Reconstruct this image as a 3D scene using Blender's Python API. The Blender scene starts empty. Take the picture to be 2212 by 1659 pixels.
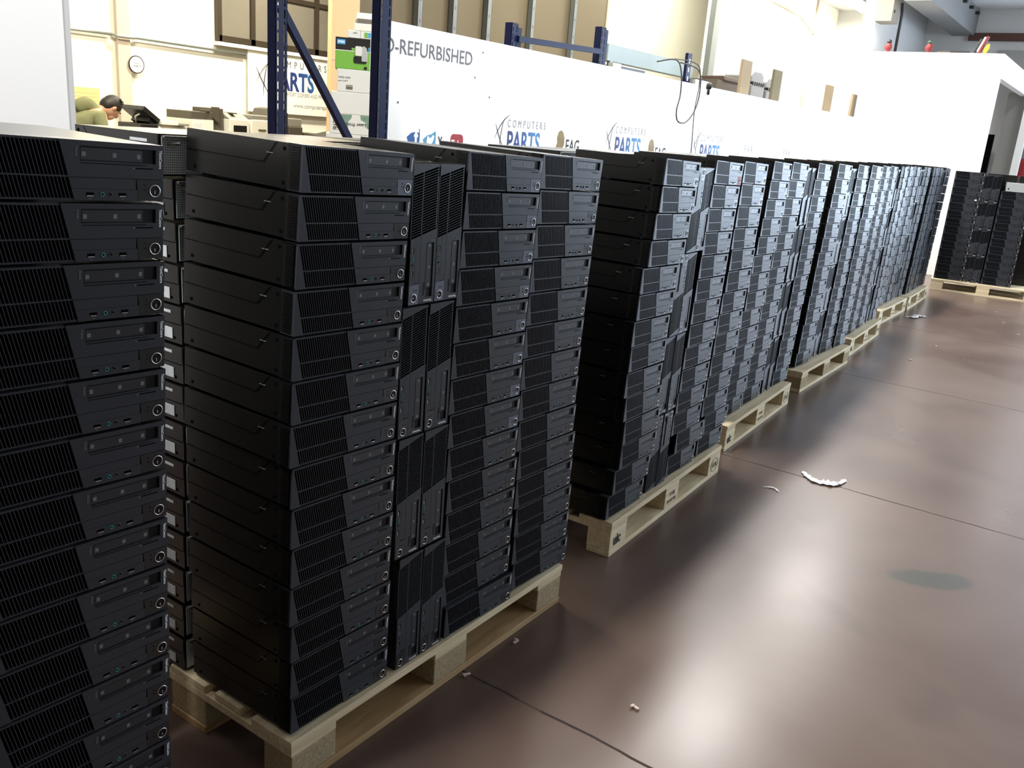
import bpy, math, random
from mathutils import Matrix, Vector
random.seed(7)
PI = math.pi
scene = bpy.context.scene
col = scene.collection

# ---------------------------------------------------------------- camera
cam_d = bpy.data.cameras.new('camera')
cam = bpy.data.objects.new('camera', cam_d); col.objects.link(cam); scene.camera = cam
cam_d.sensor_width = 36.0
cam_d.lens = 1891.06 / 2212 * 36.0
cam_d.clip_start = 0.05; cam_d.clip_end = 200
yaw, pitch, roll = 0.976419, -0.284827, 0.080225
cy_, sy_, cp_, sp_ = math.cos(yaw), math.sin(yaw), math.cos(pitch), math.sin(pitch)
fw = Vector((sy_*cp_, cy_*cp_, sp_)); rt = Vector((cy_, -sy_, 0)); up = rt.cross(fw)
r2 = math.cos(roll)*rt + math.sin(roll)*up; u2 = -math.sin(roll)*rt + math.cos(roll)*up
cam.matrix_world = Matrix(((r2.x, u2.x, -fw.x, -1.19123), (r2.y, u2.y, -fw.y, -1.33630), (r2.z, u2.z, -fw.z, 1.57287), (0, 0, 0, 1)))

# ---------------------------------------------------------------- world, lights, exposure
w = bpy.data.worlds.new('world'); scene.world = w; w.use_nodes = True
bg = w.node_tree.nodes['Background']; bg.inputs[0].default_value = (0.80, 0.90, 1.0, 1); bg.inputs[1].default_value = 1.2
scene.view_settings.view_transform = 'Standard'; scene.view_settings.look = 'None'
scene.view_settings.exposure = 0.0; scene.view_settings.gamma = 1.0; scene.view_settings.use_curve_mapping = False

def area(name, loc, aim, sx, sy, power, color):
    d = bpy.data.lights.new(name, 'AREA'); d.shape = 'RECTANGLE'; d.size = sx; d.size_y = sy; d.energy = power; d.color = color
    o = bpy.data.objects.new(name, d); col.objects.link(o); o.location = loc
    o.rotation_euler = (Vector(aim) - Vector(loc)).to_track_quat('-Z', 'Y').to_euler(); return o
area('daylight_through_loading_door', (16.45, -3.85, 2.2), (4.0, -1.2, 0.8), 4.8, 4.0, 640, (0.66, 0.81, 1.0))
area('added_side_fill', (8.0, -6.3, 3.1), (8.0, 2.3, 1.6), 6.0, 1.6, 250, (0.78, 0.89, 1.0))  # added fill for general brightness, set in the unseen side wall
ROOM_AND_FILL_LAMPS = [((-1.6, 0.6, 4.55), 250, (1.0, 0.97, 0.93)), ((3.3, 1.3, 4.55), 170, (1.0, 0.97, 0.92)), ((6.8, 1.3, 4.55), 220, (1.0, 0.97, 0.93)), ((10.6, 1.4, 4.55), 210, (1.0, 0.97, 0.93)),  # first one added out of view to whiten the left panel
         ((3.4, 5.6, 4.55), 360, (1.0, 0.92, 0.74)), ((6.8, 7.3, 4.55), 330, (1.0, 0.92, 0.74)),
         ((7.6, 3.7, 4.55), 120, (1.0, 0.96, 0.82)), ((10.2, 4.3, 4.55), 110, (1.0, 0.97, 0.85)), ((11.8, 3.2, 4.55), 240, (1.0, 0.96, 0.84)), ((15.0, 3.3, 3.95), 170, (1.0, 0.96, 0.82)), ((14.6, -0.5, 3.95), 30, (1.0, 0.97, 0.92))]  # middle three added out of view to brighten the cream and white walls

# ---------------------------------------------------------------- materials
def nodes(m): return m.node_tree.nodes, m.node_tree.links
def mat(name, color, rough=0.5, metal=0.0, spec=0.5, noise=0.0, nscale=8.0, bump=0.0, bscale=200.0, coat=0.0, emis=None):
    m = bpy.data.materials.new(name); m.use_nodes = True; N, L = nodes(m); b = N['Principled BSDF']
    c = (*color, 1); b.inputs['Base Color'].default_value = c; b.inputs['Roughness'].default_value = rough
    b.inputs['Metallic'].default_value = metal; b.inputs['Specular IOR Level'].default_value = spec
    b.inputs['Coat Weight'].default_value = coat
    if emis: b.inputs['Emission Color'].default_value = (*emis[:3], 1); b.inputs['Emission Strength'].default_value = emis[3]
    tc = N.new('ShaderNodeTexCoord')
    if noise:
        n = N.new('ShaderNodeTexNoise'); n.inputs['Scale'].default_value = nscale; n.inputs['Detail'].default_value = 5
        mx = N.new('ShaderNodeMix'); mx.data_type = 'RGBA'
        mx.inputs[6].default_value = tuple(x*(1-noise) for x in color)+(1,); mx.inputs[7].default_value = tuple(min(1, x*(1+noise)) for x in color)+(1,)
        L.new(tc.outputs['Object'], n.inputs['Vector']); L.new(n.outputs['Fac'], mx.inputs[0]); L.new(mx.outputs[2], b.inputs['Base Color'])
    if bump:
        n2 = N.new('ShaderNodeTexNoise'); n2.inputs['Scale'].default_value = bscale; n2.inputs['Detail'].default_value = 3
        bp = N.new('ShaderNodeBump'); bp.inputs['Strength'].default_value = bump; bp.inputs['Distance'].default_value = 0.002
        L.new(tc.outputs['Object'], n2.inputs['Vector']); L.new(n2.outputs['Fac'], bp.inputs['Height']); L.new(bp.outputs['Normal'], b.inputs['Normal'])
    return m

def wood(name, c1, c2, rough=0.6):
    m = bpy.data.materials.new(name); m.use_nodes = True; N, L = nodes(m); b = N['Principled BSDF']
    tc = N.new('ShaderNodeTexCoord'); mp = N.new('ShaderNodeMapping'); mp.inputs['Scale'].default_value = (1.2, 14, 14)
    n = N.new('ShaderNodeTexNoise'); n.inputs['Scale'].default_value = 3.0; n.inputs['Detail'].default_value = 8; n.inputs['Distortion'].default_value = 0.8
    r = N.new('ShaderNodeValToRGB'); r.color_ramp.elements[0].position = 0.3; r.color_ramp.elements[1].position = 0.7
    r.color_ramp.elements[0].color = (*c1, 1); r.color_ramp.elements[1].color = (*c2, 1)
    L.new(tc.outputs['Object'], mp.inputs['Vector']); L.new(mp.outputs[0], n.inputs['Vector']); L.new(n.outputs['Fac'], r.inputs[0]); L.new(r.outputs[0], b.inputs['Base Color'])
    b.inputs['Roughness'].default_value = rough
    bp = N.new('ShaderNodeBump'); bp.inputs['Strength'].default_value = 0.25; bp.inputs['Distance'].default_value = 0.004
    L.new(n.outputs['Fac'], bp.inputs['Height']); L.new(bp.outputs[0], b.inputs['Normal'])
    return m

M = {}
M['chassis'] = mat('black_painted_steel', (0.0058, 0.0058, 0.0058), 0.26, spec=0.4, noise=0.04, nscale=20, bump=0.03, bscale=900)
M['bezel'] = mat('dark_grey_plastic', (0.036, 0.040, 0.049), 0.31, spec=0.30, bump=0.12, bscale=1500)
M['bezel2'] = mat('drive_door_plastic', (0.022, 0.025, 0.030), 0.30, bump=0.1, bscale=1500)
M['slat'] = mat('grille_slat_plastic', (0.016, 0.016, 0.017), 0.5)
M['black'] = mat('black_plastic', (0.004, 0.004, 0.0045), 0.5, spec=0.2)
M['void'] = mat('near_black_recess', (0.0012, 0.0012, 0.0014), 0.9, spec=0.05)  # flat near-black for gaps, slots, grooves and the sheet behind the slats
M['smoke'] = mat('smoked_button_plastic', (0.016, 0.017, 0.019), 0.3)
M['pale'] = mat('pale_button_plastic', (0.115, 0.135, 0.18), 0.35)
M['chrome'] = mat('chrome_ring', (0.75, 0.76, 0.78), 0.22, metal=1.0)
M['white'] = mat('white_print', (0.90, 0.91, 0.92), 0.5)
M['greyprint'] = mat('grey_print', (0.16, 0.17, 0.18), 0.5)
M['teal'] = mat('teal_jack_ring', (0.05, 0.33, 0.33), 0.4)
M['pink'] = mat('dull_pink_jack_ring', (0.06, 0.045, 0.045), 0.4)
M['label'] = mat('paper_label', (0.62, 0.66, 0.70), 0.55, noise=0.25, nscale=60)
M['paper'] = mat('white_paper', (0.9, 0.9, 0.9), 0.6)
M['red'] = mat('red_sticker', (0.5, 0.03, 0.03), 0.5)
def perforated():
    m = mat('perforated_zinc_panel', (0.80, 0.90, 0.93), 0.30, metal=0.1); N, L = nodes(m); b = N['Principled BSDF']
    tc = N.new('ShaderNodeTexCoord'); v = N.new('ShaderNodeTexVoronoi'); v.inputs['Scale'].default_value = 190; v.inputs['Randomness'].default_value = 0.05
    lt = N.new('ShaderNodeMath'); lt.operation = 'LESS_THAN'; lt.inputs[1].default_value = 0.24
    mx = N.new('ShaderNodeMix'); mx.data_type = 'RGBA'; mx.inputs[6].default_value = (0.80, 0.90, 0.93, 1); mx.inputs[7].default_value = (0.01, 0.01, 0.012, 1)
    L.new(tc.outputs['Object'], v.inputs['Vector']); L.new(v.outputs['Distance'], lt.inputs[0]); L.new(lt.outputs[0], mx.inputs[0]); L.new(mx.outputs[2], b.inputs['Base Color'])
    return m
M['perf'] = perforated()
M['wood'] = wood('pale_pine', (0.64, 0.51, 0.31), (0.85, 0.73, 0.50))
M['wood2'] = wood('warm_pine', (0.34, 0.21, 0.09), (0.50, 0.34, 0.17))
M['chip'] = mat('pressed_chipboard', (0.40, 0.31, 0.18), 0.8, noise=0.5, nscale=110, bump=0.6, bscale=150)
M['wall'] = mat('white_painted_board', (0.86, 0.86, 0.85), 0.35, bump=0.03, bscale=15)
M['cream'] = mat('cream_painted_plaster', (0.84, 0.82, 0.72), 0.7, noise=0.03, nscale=1.2, bump=0.1, bscale=30)
M['darkcream'] = mat('darker_cream', (0.62, 0.53, 0.43), 0.8, noise=0.12, nscale=3)  # darker cream; on the pilaster it carries the edge shading
M['farwall'] = mat('grey_white_plaster', (0.55, 0.55, 0.55), 0.7, noise=0.08, nscale=1.0)
M['grey'] = mat('mid_grey_plaster', (0.24, 0.24, 0.23), 0.7, noise=0.08, nscale=2)
M['ceil'] = mat('ceiling_paint', (0.60, 0.61, 0.62), 0.8, noise=0.06, nscale=0.7)
M['beam'] = mat('grey_beam_paint', (0.17, 0.17, 0.17), 0.7, noise=0.1, nscale=2)
M['rust'] = mat('dark_red_primer_steel', (0.06, 0.018, 0.012), 0.6)
M['tan'] = mat('tan_gypsum_board', (0.115, 0.088, 0.047), 0.8, noise=0.06, nscale=1.0)
M['cardboard'] = mat('cardboard', (0.62, 0.42, 0.22), 0.8, noise=0.06, nscale=2.0)
M['strip'] = mat('light_tan_board', (0.235, 0.18, 0.105), 0.8, noise=0.04, nscale=2.0)
M['olive'] = mat('olive_tan_board', (0.12, 0.10, 0.055), 0.8)
M['browncard'] = mat('brown_carton', (0.075, 0.058, 0.043), 0.8)
M['zinc'] = mat('galvanised_steel', (0.42, 0.45, 0.43), 0.4, metal=0.75, noise=0.15, nscale=6)
M['tray'] = mat('pale_zinc_beam', (0.22, 0.27, 0.27), 0.45, metal=0.1, noise=0.05, nscale=4)
M['postgrey'] = mat('dull_galvanised_steel', (0.135, 0.145, 0.135), 0.5, noise=0.15, nscale=5)
M['blue'] = mat('blue_rack_enamel', (0.0022, 0.006, 0.036), 0.45, spec=0.2, noise=0.15, nscale=30)
M['cable'] = mat('grey_cable', (0.055, 0.055, 0.055), 0.5)
M['thin'] = mat('thin_light_cable', (0.42, 0.42, 0.40), 0.5)
M['plug'] = mat('black_plug', (0.01, 0.01, 0.01), 0.5)
M['ink'] = mat('grey_letter_vinyl', (0.10, 0.10, 0.115), 0.5)
M['blackink'] = mat('black_letter_vinyl', (0.008, 0.008, 0.010), 0.5)
M['lightink'] = mat('light_grey_print', (0.30, 0.30, 0.31), 0.5)
M['stamp'] = mat('burnt_stamp_ink', (0.05, 0.035, 0.03), 0.8)
M['gold'] = mat('gold_print', (0.20, 0.13, 0.03), 0.4, metal=0.3, noise=0.6, nscale=14)
M['yred'] = mat('red_logo_print', (0.32, 0.015, 0.02), 0.5)
M['skyblue'] = mat('sky_blue_print', (0.08, 0.30, 0.50), 0.5, noise=0.2, nscale=20)
M['fblue'] = mat('blue_print', (0.010, 0.09, 0.32), 0.5, noise=0.2, nscale=20)
M['glass'] = mat('dusty_window_glass', (0.17, 0.155, 0.125), 0.25, noise=0.25, nscale=1.5)
M['winframe'] = mat('dark_brown_window_frame', (0.035, 0.025, 0.015), 0.5)
M['pwhite'] = mat('off_white_printer_plastic', (0.80, 0.79, 0.70), 0.5)
M['pdark'] = mat('brown_grey_printer_plastic', (0.085, 0.075, 0.055), 0.5)
M['pblack'] = mat('black_printer_plastic', (0.008, 0.008, 0.008), 0.4)
M['pgrey'] = mat('grey_printer_plastic', (0.27, 0.26, 0.22), 0.5)
M['green'] = mat('green_box_print', (0.16, 0.42, 0.05), 0.5, noise=0.1, nscale=8)
M['boxwhite'] = mat('white_carton', (0.66, 0.68, 0.67), 0.7, noise=0.03, nscale=4)
M['boxblue'] = mat('blue_box_print', (0.05, 0.33, 0.66), 0.5)
M['leafgreen'] = mat('grey_green_print', (0.16, 0.27, 0.21), 0.6, noise=0.4, nscale=30)
M['redprint'] = mat('red_box_print', (0.16, 0.008, 0.010), 0.6)
M['hoodie'] = mat('olive_sweatshirt', (0.155, 0.16, 0.075), 0.9, noise=0.15, nscale=14, bump=0.5, bscale=60)
M['jeans'] = mat('dark_trousers', (0.03, 0.035, 0.05), 0.9)
M['skin'] = mat('skin', (0.50, 0.27, 0.17), 0.55)
M['hair'] = mat('dark_brown_hair', (0.012, 0.008, 0.006), 0.6, bump=0.6, bscale=120)
M['film'] = mat('crumpled_clear_film', (0.85, 0.86, 0.88), 0.2, spec=0.8)
M['film'].node_tree.nodes['Principled BSDF'].inputs['Transmission Weight'].default_value = 0.10
M['shred'] = mat('pale_wood_splinter', (0.6, 0.5, 0.42), 0.8)
M['silver'] = mat('silver_computer_case', (0.45, 0.48, 0.49), 0.4, metal=0.2)
M['machinegrey'] = mat('pale_grey_machine_paint', (0.15, 0.15, 0.15), 0.5)
M['lampcase'] = mat('lamp_housing', (0.7, 0.7, 0.7), 0.5)
M['bench'] = mat('workbench_laminate', (0.55, 0.52, 0.42), 0.5)
M['screen'] = mat('dark_green_board', (0.02, 0.05, 0.03), 0.5)
def gradient(name, stops, x0, x1):
    m = mat(name, stops[0][1], 0.5); N, L = nodes(m); b = N['Principled BSDF']; tc = N.new('ShaderNodeTexCoord'); s = N.new('ShaderNodeSeparateXYZ')
    mr = N.new('ShaderNodeMapRange'); mr.inputs[1].default_value = x0; mr.inputs[2].default_value = x1; r = N.new('ShaderNodeValToRGB')
    e = r.color_ramp.elements; e[0].color = (*stops[0][1], 1); e[1].color = (*stops[-1][1], 1)
    for p, c in stops[1:-1]: k = e.new(p); k.color = (*c, 1)
    L.new(tc.outputs['Object'], s.inputs[0]); L.new(s.outputs[0], mr.inputs[0]); L.new(mr.outputs[0], r.inputs[0]); L.new(r.outputs[0], b.inputs['Base Color'])
    return m

def floor_mat():
    m = bpy.data.materials.new('glossy_reddish_brown_concrete'); m.use_nodes = True; N, L = nodes(m); b = N['Principled BSDF']
    tc = N.new('ShaderNodeTexCoord')
    def noise(s, d=6, dist=0.0):
        n = N.new('ShaderNodeTexNoise'); n.inputs['Scale'].default_value = s; n.inputs['Detail'].default_value = d; n.inputs['Distortion'].default_value = dist
        L.new(tc.outputs['Object'], n.inputs['Vector']); return n
    def math_(op, a, b_=None, c=None):
        n = N.new('ShaderNodeMath'); n.operation = op
        for i, x in enumerate((a, b_, c)):
            if x is None: continue
            if isinstance(x, (int, float)): n.inputs[i].default_value = x
            else: L.new(x, n.inputs[i])
        return n.outputs[0]
    def mix(f, a, c):
        n = N.new('ShaderNodeMix'); n.data_type = 'RGBA'
        L.new(f, n.inputs[0])
        for i, x in ((6, a), (7, c)):
            if isinstance(x, tuple): n.inputs[i].default_value = x
            else: L.new(x, n.inputs[i])
        return n.outputs[2]
    n1 = noise(1.1, 6, 0.5); n2 = noise(6, 8); n3 = noise(60, 4)
    r = N.new('ShaderNodeValToRGB'); e = r.color_ramp.elements; e[0].position = 0.35; e[1].position = 0.68
    e[0].color = (0.100, 0.060, 0.048, 1); e[1].color = (0.146, 0.101, 0.081, 1)
    L.new(n1.outputs['Fac'], r.inputs[0])
    c = mix(math_('MULTIPLY', n2.outputs['Fac'], 0.35), r.outputs[0], (0.15, 0.118, 0.10, 1))
    sp = N.new('ShaderNodeSeparateXYZ'); L.new(tc.outputs['Object'], sp.inputs[0]); X, Y = sp.outputs[0], sp.outputs[1]
    wob = math_('MULTIPLY', math_('SUBTRACT', n2.outputs['Fac'], 0.5), 0.02)
    joint = None
    for jx in (-1.75, 0.65, 3.07, 5.46, 7.9, 10.3, 12.7):
        d = math_('ABSOLUTE', math_('SUBTRACT', math_('ADD', X, wob), jx)); j = math_('LESS_THAN', d, 0.0048)
        joint = j if joint is None else math_('MAXIMUM', joint, j)
    pres = math_('GREATER_THAN', noise(5, 3).outputs['Fac'], 0.42)
    c = mix(math_('MULTIPLY', joint, math_('ADD', math_('MULTIPLY', pres, 0.4), 0.58)), c, (0.03, 0.018, 0.014, 1))
    # grey cement stain with an irregular edge
    def blob(cx, cy, rx, ry, ang):
        ca, sa = math.cos(ang), math.sin(ang); dx = math_('SUBTRACT', X, cx); dy = math_('SUBTRACT', Y, cy)
        u = math_('DIVIDE', math_('ADD', math_('MULTIPLY', dx, ca), math_('MULTIPLY', dy, sa)), rx)
        v = math_('DIVIDE', math_('SUBTRACT', math_('MULTIPLY', dy, ca), math_('MULTIPLY', dx, sa)), ry)
        rr = math_('ADD', math_('ADD', math_('MULTIPLY', u, u), math_('MULTIPLY', v, v)), math_('MULTIPLY', math_('SUBTRACT', n2.outputs['Fac'], 0.5), 2.2))
        return math_('SUBTRACT', 1.0, math_('SMOOTH_MIN', rr, 1.0, 0.2))
    c = mix(math_('MULTIPLY', blob(2.34, -0.99, 0.17, 0.085, -0.95), 1.8), c, (0.070, 0.068, 0.060, 1))
    for q in ((1.45, -1.15, .16, .10, .3), (1.85, -.75, .2, .06, .9), (3.9, -.9, .3, .1, 1.2), (2.6, -.45, .12, .07, .2), (5.0, -.45, .3, .12, .8)):
        c = mix(math_('MULTIPLY', blob(*q), 0.35), c, (0.075, 0.052, 0.045, 1))
    L.new(c, b.inputs['Base Color'])
    rr = math_('ADD', math_('MULTIPLY', n1.outputs['Fac'], 0.16), 0.22)
    rr = math_('ADD', rr, math_('MULTIPLY', joint, 0.5)); L.new(rr, b.inputs['Roughness']); b.inputs['Specular IOR Level'].default_value = 0.32
    bp = N.new('ShaderNodeBump'); bp.inputs['Strength'].default_value = 0.02; bp.inputs['Distance'].default_value = 0.004
    L.new(n3.outputs['Fac'], bp.inputs['Height']); L.new(bp.outputs[0], b.inputs['Normal'])
    return m
M['floor'] = floor_mat()

# ---------------------------------------------------------------- mesh helpers
class MB:
    def __init__(s): s.v, s.f, s.mi, s.mats, s.sm = [], [], [], [], []
    def mid(s, m):
        m = M[m] if isinstance(m, str) else m
        if m not in s.mats: s.mats.append(m)
        return s.mats.index(m)
    def raw(s, vs, fs, m, smooth=False):
        k = len(s.v); i = s.mid(m); s.v += [tuple(x) for x in vs]
        for f in fs: s.f.append([k+a for a in f]); s.mi.append(i); s.sm.append(smooth)
        return s
    def box(s, x0, x1, y0, y1, z0, z1, m, mtx=None):
        vs = [Vector(p) for p in ((x0,y0,z0),(x1,y0,z0),(x1,y1,z0),(x0,y1,z0),(x0,y0,z1),(x1,y0,z1),(x1,y1,z1),(x0,y1,z1))]
        if mtx: vs = [mtx @ v for v in vs]
        return s.raw(vs, [(0,3,2,1),(4,5,6,7),(0,1,5,4),(1,2,6,5),(2,3,7,6),(3,0,4,7)], m)
    def prism(s, pts, y0, y1, m):            # outline in x,z extruded along y; counter-clockwise seen from -y
        n = len(pts); vs = [(x, y0, z) for x, z in pts] + [(x, y1, z) for x, z in pts]
        return s.raw(vs, [tuple(range(n)), tuple(range(2*n-1, n-1, -1))] + [((i+1) % n, i, n+i, n+(i+1) % n) for i in range(n)], m)
    def prismx(s, pts, x0, x1, m):           # outline in y,z extruded along x
        n = len(pts); vs = [(x0, y, z) for y, z in pts] + [(x1, y, z) for y, z in pts]
        return s.raw(vs, [tuple(range(n-1, -1, -1)), tuple(range(n, 2*n))] + [(i, (i+1) % n, n+(i+1) % n, n+i) for i in range(n)], m)
    def disc(s, cx, cz, r, y0, y1, m, n=24):
        return s.prism([(cx+r*math.cos(2*PI*i/n), cz+r*math.sin(2*PI*i/n)) for i in range(n)], y0, y1, m)
    def ring(s, cx, cz, r, t, y, m, n=28, k=6):
        vs, fs = [], []
        for i in range(n):
            a = 2*PI*i/n
            for j in range(k):
                b = 2*PI*j/k; rr = r + t*math.cos(b); vs.append((cx+rr*math.cos(a), y+t*math.sin(b), cz+rr*math.sin(a)))
        for i in range(n):
            for j in range(k): fs.append((i*k+j, ((i+1) % n)*k+j, ((i+1) % n)*k+(j+1) % k, i*k+(j+1) % k))
        return s.raw(vs, fs, m, True)
    def tube(s, pts, r, m, k=8):
        pts = [Vector(p) for p in pts]; vs, fs = [], []
        for i, p in enumerate(pts):
            d = (pts[min(i+1, len(pts)-1)] - pts[max(i-1, 0)]).normalized(); a = d.cross(Vector((0.13, 0.31, 0.94))).normalized(); b = d.cross(a)
            for j in range(k): vs.append(p + r*(math.cos(2*PI*j/k)*a + math.sin(2*PI*j/k)*b))
        for i in range(len(pts)-1):
            for j in range(k): fs.append((i*k+j, i*k+(j+1) % k, (i+1)*k+(j+1) % k, (i+1)*k+j))
        fs += [tuple(range(k-1, -1, -1)), tuple((len(pts)-1)*k+j for j in range(k))]
        return s.raw(vs, fs, m, True)
    def add(s, other, mtx):
        k = len(s.v); s.v += [tuple(mtx @ Vector(v)) for v in other.v]
        for f, i, sm in zip(other.f, other.mi, other.sm): s.f.append([k+a for a in f]); s.mi.append(s.mid(other.mats[i])); s.sm.append(sm)
        return s
    def mesh(s, name):
        me = bpy.data.meshes.new(name); me.from_pydata(s.v, [], s.f)
        for m in s.mats: me.materials.append(m)
        me.polygons.foreach_set('material_index', s.mi); me.polygons.foreach_set('use_smooth', s.sm); me.update(); return me
    def build(s, name, parent=None, bevel=0):
        return obj(name, s.mesh(name), parent, bevel)
def obj(name, me, parent=None, bevel=0):
    o = bpy.data.objects.new(name, me); col.objects.link(o)
    if parent: o.parent = parent
    if bevel:
        b = o.modifiers.new('bevel', 'BEVEL'); b.width = bevel; b.segments = 2; b.limit_method = 'ANGLE'
    return o
def tag(o, label, cat, group=None, kind=None):
    o['label'] = label; o['category'] = cat
    if group: o['group'] = group
    if kind: o['kind'] = kind
    return o
def thing(name, label, cat, loc=(0,0,0), rot=(0,0,0), group=None):
    o = bpy.data.objects.new(name, None); col.objects.link(o); o.location = loc; o.rotation_euler = rot; o.empty_display_size = 0.05
    return tag(o, label, cat, group)
def struct(o, label=None):
    o['kind'] = 'structure'
    if label: o['label'] = label
    return o
def text_mb(body, size, m, depth=0.0006, bold=0.0, space=1.0, sx=1.0, align='LEFT'):
    cu = bpy.data.curves.new('t', 'FONT'); cu.body = body; cu.size = size; cu.extrude = depth/2; cu.offset = bold; cu.space_character = space
    cu.align_x = align; cu.resolution_u = 3
    o = bpy.data.objects.new('t', cu); me = bpy.data.meshes.new_from_object(o)
    b = MB(); b.raw([(v.co.x*sx, v.co.y, v.co.z) for v in me.vertices], [tuple(p.vertices) for p in me.polygons], m)
    bpy.data.objects.remove(o); bpy.data.meshes.remove(me); return b
def wallx(x, y, z):      # text plane -> upright, facing -Y
    return Matrix(((1,0,0,x),(0,0,-1,y),(0,1,0,z),(0,0,0,1)))
def facex(x, y, z):      # text plane -> upright, facing -X (reads towards -Y)
    return Matrix(((0,0,-1,x),(-1,0,0,y),(0,1,0,z),(0,0,0,1)))

# ---------------------------------------------------------------- room shell
def slab(name, *a, m='wall', label=None):
    b = MB(); b.box(*a, m); return struct(b.build(name), label)
slab('floor', -7, 17, -7, 10, -0.1, 0, m='floor', label='glossy reddish brown painted concrete floor with straight joints')
slab('ceiling', -7, 12.7, -7, 10, 4.8, 4.95, m='ceil')
slab('wall_back', -7, 17, 9.0, 9.2, 0, 4.8, m='cream')
slab('wall_left', -7.2, -7, -7, 9.2, 0, 4.8, m='grey')
# right wall left open at the added fill, and the loading door wall
b = MB(); b.box(-7, 16.5, -6.6, -6.4, 0, 2.2, 'grey'); b.box(-7, 16.5, -6.6, -6.4, 4.0, 4.8, 'grey'); b.box(-7, 2.8, -6.6, -6.4, 2.2, 4.0, 'grey'); b.box(12.2, 16.5, -6.6, -6.4, 2.2, 4.0, 'grey'); struct(b.build('wall_right'))
b = MB(); b.box(16.5, 16.7, -0.6, 9.0, 0, 4.6, 'farwall'); b.box(16.5, 16.7, -6.6, -6.4, 0, 4.6, 'farwall'); b.box(16.5, 16.7, -6.6, -0.6, 4.3, 4.6, 'farwall'); struct(b.build('wall_end'))
slab('wall_front', -7, 17, -7.0, -6.9, 0, 0.2, m='grey')
# white partition behind the pallets
slab('wall_partition', 2.69, 12.6, 2.35, 2.41, 0, 2.095, m='wall', label='white partition panels behind the row of pallets')
slab('wall_panel_left', -4.0, 0.84, 2.35, 2.47, 0, 3.6, m='wall')
slab('trim_1', 0.84, 0.875, 2.36, 2.46, 0, 3.6, m='farwall')
# white room block at the far end, with an opening in its side
b = MB(); b.box(12.6, 12.72, 0.56, 2.35, 0, 3.0, 'wall'); b.box(12.72, 16.4, 0.56, 2.35, 2.92, 3.0, 'wall'); struct(b.build('wall_far'))
b = MB(); b.box(12.72, 16.4, 0.56, 0.66, 2.70, 2.92, 'wall'); b.box(15.85, 15.95, 0.44, 0.55, 0, 2.86, 'wall'); struct(b.build('trim_2'))
slab('wall_inner', 16.2, 16.3, 0.66, 2.35, 0, 2.92, m='farwall')
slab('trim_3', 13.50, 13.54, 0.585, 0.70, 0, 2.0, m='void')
slab('trim_4', 16.0, 16.19, 0.56, 0.84, 0, 2.75, m='grey')
# hall beyond the block
slab('wall_hall', 13.1, 16.5, 2.42, 2.6, 2.0, 4.6, m='farwall')
slab('ceiling_hall', 12.7, 17, -7, 9.2, 4.1, 4.3, m='ceil')
b = MB(); b.box(12.7, 16.5, 1.62, 1.98, 3.68, 4.1, 'beam')
for i in range(6): b.box(13.0+i*0.62, 13.10+i*0.62, 1.56, 1.62, 3.98, 4.02, 'plug')
struct(b.build('trim_5'))
slab('trim_6', 16.40, 16.5, -6.4, 1.7, 3.60, 3.72, m='rust')
b = MB(); b.box(16.4, 16.5, -0.6, 1.2, 0, 3.45, 'grey'); struct(b.build('wall_end_lining'))
# wall behind the racks: stud wall, cream panel, white wall
slab('wall_studs', 4.85, 9.75, 5.0, 5.03, 0, 4.6, m='tan')
slab('wall_cream', 9.75, 13.4, 5.0, 5.05, 0, 4.6, m='cream')
slab('wall_white', 10.95, 17.0, 4.0, 4.12, 0, 4.6, m='cream')
for x in (5.03, 5.92, 6.47, 7.06, 7.91, 8.83):
    b = MB(); b.box(-0.035, 0.035, 0, 0.003, 0, 4.6, 'postgrey'); b.box(-0.035, -0.032, 0, 0.06, 0, 4.6, 'postgrey'); b.box(0.032, 0.035, 0, 0.06, 0, 4.6, 'postgrey')
    for k in range(14): b.box(-0.008, 0.008, -0.001, 0, 1.5+k*0.2, 1.53+k*0.2, 'cable')
    o = b.build('wall_stud'); o.location = (x, 4.93, 0); o['kind'] = 'structure'
slab('trim_7', 10.78, 10.97, 3.92, 4.0, 0, 4.6, m='postgrey')
slab('trim_8', 9.72, 9.78, 4.97, 5.0, 0, 4.6, m='cream')
# pilaster on the back wall, its edge shading put into a darker cream
slab('trim_9', 5.12, 5.28, 8.94, 9.0, 0, 4.7, m='darkcream')

# window in the back wall
b = MB()
for z0, z1 in ((2.36, 2.43), (3.62, 3.70)): b.box(6.55, 10.2, 8.93, 8.99, z0, z1, 'winframe')
b.box(6.55, 10.2, 8.94, 8.99, 3.0, 3.06, 'winframe')
for x in (6.52, 7.06, 8.20, 8.95, 9.6, 10.2): b.box(x, x+0.07, 8.93, 8.99, 2.36, 3.70, 'winframe')
wf = struct(b.build('window_1')); b = MB(); b.box(6.6, 10.2, 8.965, 8.985, 2.4, 3.65, 'glass'); b.build('window_pane', wf)
b = MB(); b.box(6.5, 10.3, 8.90, 8.99, 2.30, 2.345, 'cream'); b.build('window_sill', wf)

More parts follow.
